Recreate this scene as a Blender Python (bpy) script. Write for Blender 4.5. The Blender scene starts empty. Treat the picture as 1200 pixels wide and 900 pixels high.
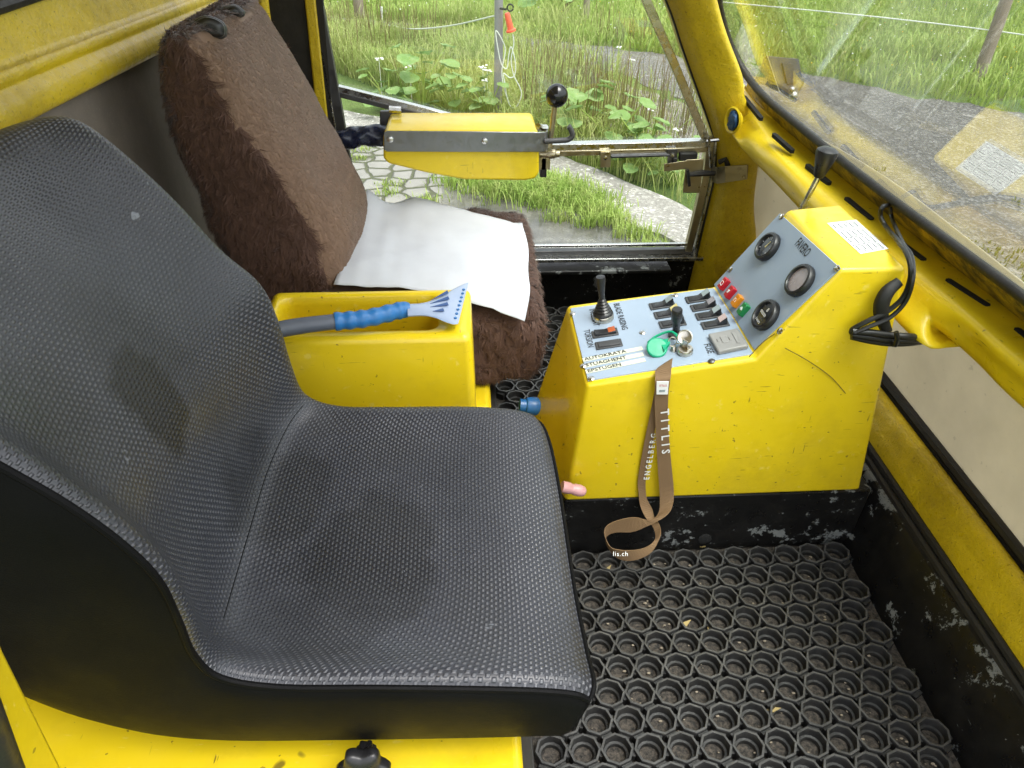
import bpy, bmesh, math, random
import numpy as np
from mathutils import Vector, Matrix
R = math.radians
rng = np.random.default_rng(7)
random.seed(7)
S = bpy.context.scene
COL = S.collection

# ------------------------------------------------------------------ camera, sky, sun, exposure
F, TH, PS, RO = 850.0, R(37), R(4), R(1)          # focal length in photo pixels, pitch, yaw, roll
CP = Vector((0, 0, 1.2))
RM = Matrix.Rotation(-PS, 3, 'Z') @ Matrix.Rotation(math.pi/2 - TH, 3, 'X') @ Matrix.Rotation(RO, 3, 'Z')
cam = bpy.data.cameras.new('camera'); camo = bpy.data.objects.new('camera', cam); COL.objects.link(camo)
camo.matrix_world = Matrix.Translation(CP) @ RM.to_4x4()
cam.sensor_fit = 'HORIZONTAL'; cam.sensor_width = 36; cam.lens = 36*F/1200
cam.clip_start = .02; cam.clip_end = 3000
S.camera = camo

SUN_EL, SUN_AZ = R(70), R(128)                      # azimuth counted from +Y towards +X
W = bpy.data.worlds.new("World"); S.world = W; W.use_nodes = True
nt = W.node_tree; nt.nodes.clear()
sky = nt.nodes.new('ShaderNodeTexSky'); sky.sky_type = 'NISHITA'; sky.sun_disc = False
sky.sun_elevation = SUN_EL; sky.sun_rotation = SUN_AZ; sky.dust_density = 4; sky.air_density = 1.2
hs = nt.nodes.new('ShaderNodeHueSaturation'); hs.inputs['Saturation'].default_value = .22; hs.inputs['Value'].default_value = 1.0
bg = nt.nodes.new('ShaderNodeBackground'); bg.inputs['Strength'].default_value = .15
wo = nt.nodes.new('ShaderNodeOutputWorld')
nt.links.new(sky.outputs[0], hs.inputs['Color']); nt.links.new(hs.outputs[0], bg.inputs['Color']); nt.links.new(bg.outputs[0], wo.inputs['Surface'])
sl = bpy.data.lights.new('sun', 'SUN'); sl.energy = .8; sl.angle = R(35); sl.color = (1, .96, .9)
so = bpy.data.objects.new('sun', sl); COL.objects.link(so)
sd = Vector((math.sin(SUN_AZ)*math.cos(SUN_EL), math.cos(SUN_AZ)*math.cos(SUN_EL), math.sin(SUN_EL)))
so.rotation_euler = sd.to_track_quat('Z', 'Y').to_euler()
S.view_settings.view_transform = 'Standard'; S.view_settings.look = 'None'
S.view_settings.gamma = 1; S.view_settings.use_curve_mapping = False
S.view_settings.exposure = 1.65
S.cycles.max_bounces = 10; S.cycles.transparent_max_bounces = 24; S.cycles.caustics_refractive = False; S.cycles.caustics_reflective = False
S.cycles.use_denoising = True

# ------------------------------------------------------------------ measuring helpers (photo point -> place in the room)
def ray(px, py): return RM @ Vector(((px-600)/F, -(py-450)/F, -1))
def P(px, py, x=None, y=None, z=None):
    d = ray(px, py)
    t = (x-CP.x)/d.x if x is not None else (y-CP.y)/d.y if y is not None else (z-CP.z)/d.z
    return CP + d*t
def on(pl, px, py, off=0.0):
    p0, n = pl; d = ray(px, py)
    return CP + d*((p0 + n*off - CP).dot(n)/d.dot(n))
def V(*a): return Vector(a)

# ------------------------------------------------------------------ node materials
class M:
    def __init__(s, name, rough=.5, metal=0, spec=.5, coat=0, base=(.5, .5, .5)):
        s.m = bpy.data.materials.new(name); s.m.use_nodes = True
        s.t = s.m.node_tree; s.b = s.t.nodes['Principled BSDF']; s.out = s.t.nodes['Material Output']
        s.b.inputs['Base Color'].default_value = (*base, 1); s.b.inputs['Roughness'].default_value = rough
        s.b.inputs['Metallic'].default_value = metal; s.b.inputs['Specular IOR Level'].default_value = spec
        s.b.inputs['Coat Weight'].default_value = coat
        s._tc = None
    def n(s, typ, **k):
        nd = s.t.nodes.new(typ)
        for a, v in k.items():
            if a.startswith('_'): setattr(nd, a[1:], v)
            else: s.set(nd.inputs[a.replace('__', ' ')], v)
        return nd
    def set(s, sock, v):
        if hasattr(v, 'is_output') and v.is_output: s.t.links.new(v, sock)
        elif isinstance(v, tuple) and len(v) == 3 and sock.type == 'RGBA': sock.default_value = (*v, 1)
        else: sock.default_value = v
    def co(s, which='Object'):
        if not s._tc: s._tc = s.t.nodes.new('ShaderNodeTexCoord')
        return s._tc.outputs[which]
    def mapped(s, sc, which='Object', rot=(0, 0, 0)):
        mp = s.n('ShaderNodeMapping', Vector=s.co(which)); mp.inputs['Scale'].default_value = sc; mp.inputs['Rotation'].default_value = rot
        return mp.outputs[0]
    def noise(s, scale, detail=4, rough=.55, vec=None, dist=0):
        nd = s.n('ShaderNodeTexNoise', Vector=vec or s.co(), Scale=scale, Detail=detail, Roughness=rough, Distortion=dist)
        return nd.outputs['Fac']
    def ramp(s, fac, a, b, c0=(0, 0, 0), c1=(1, 1, 1)):
        r = s.n('ShaderNodeValToRGB', Fac=fac); e = r.color_ramp.elements
        e[0].position = a; e[1].position = b; e[0].color = (*c0, 1); e[1].color = (*c1, 1)
        return r.outputs[0]
    def mix(s, fac, a, b, blend='MIX'):
        m = s.n('ShaderNodeMix', _data_type='RGBA', _blend_type=blend)
        s.set(m.inputs[0], fac); s.set(m.inputs[6], a); s.set(m.inputs[7], b)
        return m.outputs[2]
    def math(s, op, a, b=0.0, c=0.0):
        m = s.n('ShaderNodeMath', _operation=op)
        for i, v in enumerate((a, b, c)):
            if v is not None: s.set(m.inputs[i], v)
        return m.outputs[0]
    def color(s, v): s.set(s.b.inputs['Base Color'], v)
    def rough(s, v): s.set(s.b.inputs['Roughness'], v)
    def bump(s, h, strength=.3, dist=.002):
        prev = s.b.inputs['Normal'].links[0].from_socket if s.b.inputs['Normal'].links else None
        b = s.n('ShaderNodeBump', Height=h, Strength=strength, Distance=dist)
        if prev: s.t.links.new(prev, b.inputs['Normal'])
        s.t.links.new(b.outputs[0], s.b.inputs['Normal'])

def plain(name, base, rough=.5, metal=0, var=.25, vscale=30, bump=.0, spec=.5, coat=0):
    """A single-coloured material with a little uneven wear and gloss."""
    m = M(name, rough, metal, spec, coat, base)
    n = m.noise(vscale, 5)
    lo = tuple(c*(1-var) for c in base); hi = tuple(min(1, c*(1+var*.6)) for c in base)
    m.color(m.mix(n, lo, hi))
    m.rough(m.ramp(m.noise(vscale*2.3, 3), .25, .8, (max(.03, rough-.1),)*3, (min(1, rough+.15),)*3))
    if bump: m.bump(m.noise(vscale*8, 3), bump, .002)
    return m.m

YEL = (.72, .53, .008)
def yellow_paint():
    m = M('yellow_gelcoat', .34, coat=.25)
    c = m.mix(m.noise(9, 5), (.66, .475, .006), (.80, .60, .014))
    grime = m.ramp(m.noise(5, 6, .7), .50, .76)
    c = m.mix(m.math('MULTIPLY', grime, .42), c, (.33, .22, .02))
    # short dark scratches and chips
    sc1 = m.noise(1, 2, .5, m.mapped((26, 26, 260), rot=(.3, .5, .2)))
    sc2 = m.noise(1, 2, .5, m.mapped((220, 30, 24), rot=(.2, -.3, .6)))
    gate = m.ramp(m.noise(13, 3), .46, .60)
    sc = m.math('MULTIPLY', m.math('MAXIMUM', m.ramp(sc1, .69, .73), m.ramp(sc2, .71, .75)), gate)
    c = m.mix(m.math('MULTIPLY', sc, .8), c, (.09, .06, .015))
    chips = m.ramp(m.noise(75, 2, .6), .715, .735)
    c = m.mix(m.math('MULTIPLY', chips, .7), c, (.10, .07, .02))
    pale = m.ramp(m.noise(1, 3, .5, m.mapped((60, 260, 60), rot=(.8, .1, .4))), .66, .72)
    c = m.mix(m.math('MULTIPLY', pale, .25), c, (.85, .74, .22))
    m.color(c)
    m.rough(m.ramp(m.noise(22, 5), .3, .75, (.26,)*3, (.52,)*3))
    m.bump(m.noise(60, 4), .10, .003); m.bump(sc, -.25, .001)
    return m.m
def yellow_rough():
    m = M('yellow_rough_fibreglass', .42, coat=.15)
    c = m.mix(m.noise(7, 6), (.55, .39, .007), (.76, .56, .012))
    grime = m.ramp(m.noise(3.6, 8, .72), .44, .68)
    c = m.mix(m.math('MULTIPLY', grime, .58), c, (.12, .07, .010))
    specks = m.ramp(m.noise(190, 3, .6), .62, .70)
    c = m.mix(m.math('MULTIPLY', specks, .6), c, (.12, .075, .008))
    m.color(c)
    m.rough(m.ramp(m.noise(60, 4), .3, .7, (.25,)*3, (.6,)*3))
    m.bump(m.noise(170, 4, .7), .55, .004); m.bump(m.noise(22, 3), .35, .01)
    return m.m
def black_flaked():
    m = M('flaking_black_paint', .38, spec=.25)
    edge = m.noise(44, 8, .75)
    big = m.noise(10, 2)
    f = m.ramp(m.math('MULTIPLY', m.math('ADD', edge, m.math('MULTIPLY', big, .9)), .53), .578, .588)
    fine = m.math('MAXIMUM', m.ramp(m.noise(120, 3), .73, .75), m.ramp(m.noise(1, 3, .6, m.mapped((40, 40, 300), rot=(.4, .2, .3))), .73, .76))
    f = m.math('MAXIMUM', f, fine)
    blk = m.mix(m.noise(40, 5), (.003, .003, .0035), (.011, .0105, .010))
    dust = m.ramp(m.noise(11, 6, .65), .5, .8)
    blk = m.mix(m.math('MULTIPLY', dust, .18), blk, (.05, .046, .042))
    m.color(m.mix(f, blk, m.mix(m.noise(60), (.11, .12, .12), (.21, .22, .22))))
    m.rough(m.ramp(m.noise(35, 5), .3, .8, (.22,)*3, (.6,)*3))
    m.bump(f, -.5, .0015); m.bump(m.noise(90), .15, .002)
    return m.m
def vinyl_weave():
    m = M('woven_black_vinyl', .40, spec=.55)
    uv = m.n('ShaderNodeSeparateXYZ', Vector=m.co('UV'))
    u = m.math('MULTIPLY', uv.outputs[0], 1/.0082); v = m.math('MULTIPLY', uv.outputs[1], 1/.0050)
    row = m.math('FLOOR', v); par = m.math('MODULO', m.math('ABSOLUTE', row), 2.0)
    uu = m.math('ADD', u, m.math('MULTIPLY', par, .5))
    fu = m.math('FRACT', uu); fv = m.math('FRACT', v)
    du = m.math('ABSOLUTE', m.math('SUBTRACT', fu, .5)); dv = m.math('ABSOLUTE', m.math('SUBTRACT', fv, .5))
    # rounded strand: high in the middle, dropping to the gaps
    hu = m.ramp(du, .16, .34, (1,)*3, (0,)*3); hv = m.ramp(dv, .14, .40, (1,)*3, (0,)*3)
    h = m.math('MULTIPLY', hu, hv)
    nub_glint = m.math('MULTIPLY', m.ramp(du, .14, .26, (1,)*3, (0,)*3), m.ramp(dv, .18, .34, (1,)*3, (0,)*3))  # highlights on the raised nubs, painted as lighter dots
    base = m.mix(m.noise(6, 5), (.018, .0195, .026), (.034, .036, .046))
    # rubbed patches where people sit
    worn = m.ramp(m.noise(4.2, 4, .6), .52, .66)
    base = m.mix(m.math('MULTIPLY', worn, .45), base, (.011, .011, .012))
    dots = m.mix(m.math('MULTIPLY', nub_glint, m.ramp(m.noise(7, 4), .28, .68)), base, (.115, .118, .13))
    def stain(c, r, sq=(1, 1, 1)):
        mp = m.n('ShaderNodeMapping', _vector_type='POINT', Vector=m.co()); mp.inputs['Location'].default_value = tuple(-a*b/r for a, b in zip(c, sq)); mp.inputs['Scale'].default_value = tuple(b/r for b in sq)
        ln = m.n('ShaderNodeVectorMath', _operation='LENGTH'); m.t.links.new(mp.outputs[0], ln.inputs[0])
        d = m.math('ADD', ln.outputs['Value'], m.math('MULTIPLY', m.math('SUBTRACT', m.noise(22, 4), .5), .9))
        return m.ramp(d, .74, .98, (1,)*3, (0,)*3)
    wet = m.math('MAXIMUM', stain((-.150, -.015, .378), .066, (1.25, 1.3, .85)), m.math('MULTIPLY', m.math('MAXIMUM', stain((.07, -.05, .15), .10, (1, .8, .5)), stain((-.06, .05, .15), .075, (1, .7, .5))), .55))
    wet = m.math('MAXIMUM', wet, m.math('MULTIPLY', stain((.03, -.15, .15), .07, (.8, 1, .5)), .45))
    dots = m.mix(m.math('MULTIPLY', wet, .86), dots, (.007, .007, .008))
    spots = m.math('MAXIMUM', m.ramp(m.noise(34, 2), .755, .775), m.ramp(m.noise(120, 2), .77, .79))
    m.color(m.mix(m.math('MULTIPLY', spots, .5), dots, (.30, .32, .36)))
    m.rough(m.ramp(m.noise(9, 4), .3, .7, (.28,)*3, (.46,)*3))
    m.bump(h, .7, .0012)
    m.bump(m.noise(5, 3), .35, .012); m.bump(m.noise(1, 4, .6, m.mapped((14, 60, 14))), .12, .006)
    return m.m
def black_skirt():
    m = M('smooth_black_vinyl', .55, spec=.07)
    m.color(m.mix(m.noise(16, 4), (.0025, .0025, .0026), (.006, .006, .0065)))
    vo = m.n('ShaderNodeTexVoronoi', Vector=m.co(), Scale=420, _feature='DISTANCE_TO_EDGE')
    m.bump(m.ramp(vo.outputs['Distance'], 0, .12), .22, .0008)
    m.rough(m.ramp(m.noise(12), .3, .7, (.42,)*3, (.6,)*3))
    return m.m
def rubber():
    m = M('dirty_black_rubber', .45)
    d = m.ramp(m.noise(45, 6, .7), .45, .75)
    g_ = m.t.nodes.new('ShaderNodeSeparateXYZ'); m.t.links.new(m.co(), g_.inputs[0])
    rim_glint = m.math('MULTIPLY', m.ramp(g_.outputs['Z'], .0225, .0248), m.ramp(m.noise(38, 5, .7), .25, .7))  # ring tops painted lighter as their edge highlight, broken up by noise
    k = m.mix(m.math('MULTIPLY', d, .35), m.mix(m.noise(15), (.011, .011, .012), (.024, .024, .0235)), (.055, .049, .041))
    m.color(m.mix(m.math('MULTIPLY', rim_glint, .8), k, (.125, .124, .122)))
    m.rough(m.ramp(m.noise(70), .3, .75, (.28,)*3, (.62,)*3))
    m.bump(m.noise(260, 3), .3, .0015)
    return m.m
def dirt_floor():
    m = M('gritty_floor', .8)
    n = m.noise(130, 5, .7)
    m.color(m.mix(m.ramp(n, .4, .68), (.012, .011, .010), (.11, .09, .072)))
    m.bump(n, .7, .004)
    return m.m
def dirty_pane():
    """scuffed milky plastic: lets daylight through without showing what is behind"""
    m = M('milky_plastic_pane', .45)
    st = m.noise(3.2, 6, .65, m.mapped((1, 1, 1)))
    c = m.mix(m.ramp(st, .35, .7), (.66, .60, .47), (.46, .41, .31))
    c = m.mix(m.math('MULTIPLY', m.ramp(m.noise(60, 3), .68, .72), .5), c, (.2, .17, .12))
    m.color(c)
    tr = m.n('ShaderNodeBsdfTranslucent', Color=m.mix(.5, c, (.8, .78, .68)))
    mx = m.n('ShaderNodeMixShader', Fac=.55)
    m.t.links.new(m.b.outputs[0], mx.inputs[1]); m.t.links.new(tr.outputs[0], mx.inputs[2])
    m.t.links.new(mx.outputs[0], m.out.inputs['Surface'])
    m.bump(m.noise(4), .3, .01)
    return m.m
def glass(tint=(.93, .96, .94), f0=.04, dirt=.03):
    m = M('window_glass', .02)
    t = m.t; t.nodes.remove(m.b)
    tr = m.n('ShaderNodeBsdfTransparent', Color=tint); gl = m.n('ShaderNodeBsdfGlossy', Color=(1, 1, 1), Roughness=.004)
    g = t.nodes.new('ShaderNodeNewGeometry')
    dt = m.n('ShaderNodeVectorMath', _operation='DOT_PRODUCT'); t.links.new(g.outputs['Normal'], dt.inputs[0]); t.links.new(g.outputs['Incoming'], dt.inputs[1])
    c = m.math('SUBTRACT', 1.0, m.math('ABSOLUTE', dt.outputs['Value']))
    fr = m.math('ADD', f0, m.math('MULTIPLY', m.math('POWER', c, 5.0), 1-f0))
    mx = m.n('ShaderNodeMixShader', Fac=fr); t.links.new(tr.outputs[0], mx.inputs[1]); t.links.new(gl.outputs[0], mx.inputs[2])
    df = m.n('ShaderNodeBsdfDiffuse', Color=(.55, .55, .5))
    mx2 = m.n('ShaderNodeMixShader', Fac=m.math('MULTIPLY', m.ramp(m.noise(2.5, 7, .7), .35, .8), dirt))
    t.links.new(mx.outputs[0], mx2.inputs[1]); t.links.new(df.outputs[0], mx2.inputs[2]); t.links.new(mx2.outputs[0], m.out.inputs['Surface'])
    return m.m
def steel(name, base=(.55, .54, .50), rough=.3):
    m = M(name, rough, 1)
    c = m.mix(m.noise(30, 5), tuple(x*.75 for x in base), base)
    c = m.mix(m.math('MULTIPLY', m.ramp(m.noise(22, 7, .7), .60, .72), .35 if rough < .3 else .6), c, (.10, .08, .05))
    m.color(c); m.rough(m.ramp(m.noise(60, 5), .3, .7, (rough-.1,)*3, (rough+.2,)*3)); m.bump(m.noise(40), .05, .001)
    return m.m
def panel_blue():
    m = M('pale_blue_grey_panel', .36)
    c = m.mix(m.noise(25, 5), (.255, .325, .42), (.315, .39, .485))
    c = m.mix(m.math('MULTIPLY', m.ramp(m.noise(18, 6, .7), .56, .7), .5), c, (.40, .45, .50))
    c = m.mix(m.math('MULTIPLY', m.ramp(m.noise(90, 3), .70, .74), .6), c, (.2, .22, .25))
    m.color(c); m.rough(m.ramp(m.noise(50), .3, .7, (.28,)*3, (.5,)*3))
    return m.m
def webbing():
    m = M('brown_woven_strap', .8)
    w = m.n('ShaderNodeTexWave', Vector=m.co('UV'), Scale=180, Distortion=.3, _bands_direction='X')
    m.color(m.mix(w.outputs['Fac'], (.13, .075, .035), (.24, .15, .075))); m.bump(w.outputs['Fac'], .4, .0006)
    return m.m
def fur_mat(name, a, b, rough=.6):
    m = M(name, rough, spec=.25)
    m.color(m.mix(m.noise(40, 4), a, b)); m.b.inputs['Sheen Weight'].default_value = .25
    return m.m
def tissue():
    m = M('white_tissue_paper', .85)
    m.color(m.mix(m.noise(12), (.52, .55, .60), (.62, .65, .69)))
    m.bump(m.noise(240, 2), .15, .0008); m.bump(m.noise(9, 4), .4, .006)
    return m.m
def grass_mat(name, a, b, c):
    m = M(name, .5, spec=.25)
    k = m.mix(m.ramp(m.noise(1.1, 4), .35, .65), a, b)
    k = m.mix(m.ramp(m.noise(14, 3), .45, .75), k, c)
    m.color(k)
    tr = m.n('ShaderNodeBsdfTranslucent', Color=k); mx = m.n('ShaderNodeMixShader', Fac=.35)
    m.t.links.new(m.b.outputs[0], mx.inputs[1]); m.t.links.new(tr.outputs[0], mx.inputs[2]); m.t.links.new(mx.outputs[0], m.out.inputs['Surface'])
    return m.m
def soil_mat():
    m = M('meadow_soil', .95)
    k = m.mix(m.ramp(m.noise(.8, 6, .65), .35, .65), (.08, .14, .025), (.14, .20, .045))
    k = m.mix(m.ramp(m.noise(2.2, 6, .7), .55, .72), k, (.13, .12, .05))
    m.color(k); m.bump(m.noise(30, 6, .7), .9, .05)
    return m.m
def gravel_mat(name, a, b, c, sc=70):
    m = M(name, .85)
    vo = m.n('ShaderNodeTexVoronoi', Vector=m.co(), Scale=sc)
    k = m.mix(m.ramp(m.noise(2.1, 7, .7), .35, .7), a, b)
    k = m.mix(m.ramp(vo.outputs['Color'], .55, .8), k, c)
    k = m.mix(m.ramp(m.noise(4.5, 8, .75), .58, .64), k, tuple(min(1, x*1.9) for x in b))
    k = m.mix(m.math('MULTIPLY', m.ramp(m.noise(26, 5, .7), .62, .66), m.ramp(m.noise(1.6, 3), .4, .6)), k, tuple(min(1, x*3.6) for x in b))
    m.color(k); m.bump(vo.outputs['Distance'], .6, .015); m.bump(m.noise(16, 6, .7), .5, .03)
    return m.m
def paver_mat():
    m = M('mossy_pavers', .8)
    w = m.n('ShaderNodeVectorMath', _operation='ADD'); m.set(w.inputs[0], m.co())
    nz = m.n('ShaderNodeTexNoise', Vector=m.co(), Scale=6); sc = m.n('ShaderNodeVectorMath', _operation='SCALE', Scale=.07); m.t.links.new(nz.outputs['Color'], sc.inputs[0]); m.t.links.new(sc.outputs[0], w.inputs[1])
    vo = m.n('ShaderNodeTexVoronoi', Vector=w.outputs[0], Scale=6.4, Randomness=.62, _feature='DISTANCE_TO_EDGE')
    j = m.ramp(vo.outputs['Distance'], .04, .10)
    st = m.mix(m.noise(9, 6), (.17, .16, .145), (.30, .285, .265))
    m.color(m.mix(j, m.mix(m.noise(25, 4), (.05, .07, .02), (.10, .09, .06)), st)); m.bump(j, .8, .02); m.bump(m.noise(80), .3, .005)
    return m.m
def water_mat():
    m = M('muddy_puddle', .06, spec=.6)
    k = m.ramp(m.noise(3, 6, .7), .45, .62)
    m.color(m.mix(k, (.07, .065, .058), (.15, .14, .125)))
    m.rough(m.mix(k, (.05,)*3, (.30,)*3)); m.bump(m.noise(12, 3), .08, .01)
    return m.m
def wood_mat():
    m = M('weathered_wood', .85)
    n = m.noise(1, 5, .6, m.mapped((60, 60, 3)))
    m.color(m.mix(n, (.13, .10, .075), (.36, .30, .235))); m.bump(n, .5, .006)
    return m.m
def carpet_dark():
    m = M('grey_brown_bulkhead', .9)
    n = m.noise(14, 7, .65)
    k = m.mix(n, (.15, .128, .108), (.28, .24, .205))
    k = m.mix(m.math('MULTIPLY', m.ramp(m.noise(300, 2), .62, .72), .6), k, (.34, .30, .26))
    m.color(k); m.bump(m.noise(160, 3), .3, .002)
    return m.m

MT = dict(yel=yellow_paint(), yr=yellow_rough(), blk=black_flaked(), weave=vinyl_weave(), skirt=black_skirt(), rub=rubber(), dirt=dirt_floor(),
    pane=dirty_pane(), glass=glass(), veiled_glass=glass(dirt=.13), chrome=steel('worn_bright_steel', (.66, .66, .64), .22), zinc=steel('yellowed_zinc_steel', (.50, .44, .30), .34), dksteel=steel('dark_grey_steel', (.16, .16, .165), .45),  # windscreen: extra dirt paints a pale glare veil over real dust
    panel=panel_blue(), web=webbing(), tissue=tissue(),
    seal=plain('black_rubber_seal', (.014, .013, .012), .55, var=.5, bump=.2),
    blkpl=plain('black_plastic', (.016, .016, .017), .32), lampgrey=plain('weathered_lamp_grey', (.045, .048, .052), .5, var=.4), blkgl=plain('glossy_black_plastic', (.010, .010, .011), .12), dkgrey=plain('dark_grey_plastic', (.05, .05, .052), .42),
    cable=plain('black_cable', (.011, .011, .011), .38), fab=plain('dark_mottled_fabric', (.022, .020, .018), .95, var=.7, vscale=18, bump=.3),
    hole=plain('dark_recess', (.004, .004, .004), .9),
    lens=plain('smoky_gauge_glass', (.030, .035, .045), .08, spec=.8), lensp=plain('fogged_gauge_glass', (.33, .28, .28), .22, spec=.8),
    red=plain('red_lamp_plastic', (.50, .012, .022), .3), amber=plain('amber_lamp_plastic', (.75, .26, .010), .3), green=plain('green_lamp_plastic', (.012, .20, .055), .3), orange=plain('dull_orange_lens', (.42, .10, .03), .3),
    white=plain('white_print', (.78, .79, .78), .55, var=.06), ink=plain('black_ink', (.02, .02, .022), .6), inkg=plain('faded_grey_ink', (.10, .11, .13), .6), tape=plain('cream_label_tape', (.62, .63, .50), .4, var=.12),
    fuse=plain('dull_grey_fuse_cover', (.25, .245, .235), .4), pink=plain('pale_pink_plastic', (.50, .27, .28), .35, var=.1), blue=plain('blue_plastic', (.02, .13, .36), .35), bluet=plain('dark_blue_foil', (.006, .012, .036), .28, var=.6, vscale=40),
    bluerag=plain('crumpled_blue_film', (.02, .07, .17), .35, var=.7, vscale=60, bump=.6),
    emer=plain('green_rubber_fob', (.004, .33, .17), .35, var=.08), nickel=steel('worn_nickel', (.62, .58, .50), .25),
    scg=plain('grey_grip_plastic', (.10, .115, .145), .45, var=.12), scb=plain('blue_grip_rubber', (.022, .16, .42), .42, var=.15), 
    metal_post=plain('galvanised_post', (.24, .23, .24), .55, var=.2), wood=wood_mat(), wire=plain('pale_fence_wire', (.66, .68, .62), .5), handle=plain('orange_red_plastic', (.80, .10, .05), .4, var=.1), rust=plain('rusty_brown_metal', (.12, .045, .02), .8, var=.5),
    pl_white=plain('white_plastic_stake', (.75, .76, .72), .45, var=.08),
    fur_d=fur_mat('dark_brown_fur', (.062, .031, .021), (.145, .078, .055)), fur_l=fur_mat('worn_sheen_brown_fur', (.15, .088, .055), (.26, .162, .105)),  # light fur: wear, with nap sheen and the side's shade painted in
    g1=grass_mat('meadow_grass', (.25, .35, .075), (.37, .43, .125), (.48, .46, .23)), g2=grass_mat('lush_grass', (.26, .38, .070), (.36, .46, .110), (.46, .49, .18)),
    leaf=grass_mat('big_leaf_green', (.17, .29, .075), (.25, .38, .13), (.33, .43, .20)), petal=plain('white_petals', (.80, .80, .76), .7, var=.05), ypetal=plain('yellow_petals', (.75, .50, .02), .7, var=.05),
    soil=soil_mat(), asph=gravel_mat('wet_gravel_track', (.075, .070, .064), (.14, .132, .122), (.21, .20, .19), 60), asph2=gravel_mat('damp_gravel', (.12, .10, .08), (.20, .18, .155), (.28, .26, .23), 60), grav=gravel_mat('pale_gravel_path', (.20, .185, .165), (.31, .29, .265), (.40, .38, .35), 50), pav=paver_mat(), water=water_mat())
def grimy_mat():
    m = M('grimy_yellow_flange', .5)
    k = m.ramp(m.noise(19, 7, .75), .40, .60)
    m.color(m.mix(k, m.mix(m.noise(60, 5), (.025, .018, .008), (.10, .07, .018)), (.42, .29, .015))); m.bump(m.noise(70, 5, .7), .6, .004); return m.m
MT['grimy'] = grimy_mat()
MT['seed'] = grass_mat('seeding_grass', (.18, .12, .06), (.22, .17, .08), (.16, .20, .06)); MT['moss'] = grass_mat('yellow_moss', (.10, .13, .025), (.14, .16, .04), (.18, .18, .08))
def ribbed_mat():
    m = M('ribbed_black_cover', .5)
    w = m.n('ShaderNodeTexWave', Vector=m.co(), Scale=55, Distortion=.2, _bands_direction='Y')
    m.color(m.mix(w.outputs['Fac'], (.012, .012, .013), (.06, .062, .066))); m.bump(w.outputs['Fac'], .6, .002); return m.m
MT['ribbed'] = ribbed_mat(); MT['postst'] = steel('smooth_door_steel', (.62, .59, .50), .2); MT['strapsteel'] = steel('grey_strap_steel', (.27, .28, .29), .42)
def scraper_plastic():
    m = M('clear_blue_plastic', .18, spec=.6)
    m.b.inputs['Transmission Weight'].default_value = .15
    m.color(m.mix(m.noise(20), (.30, .40, .58), (.46, .54, .70))); m.rough(.22)
    return m.m
MT['scp'] = scraper_plastic(); MT['scprint'] = plain('blue_print', (.02, .07, .22), .5)

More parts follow.
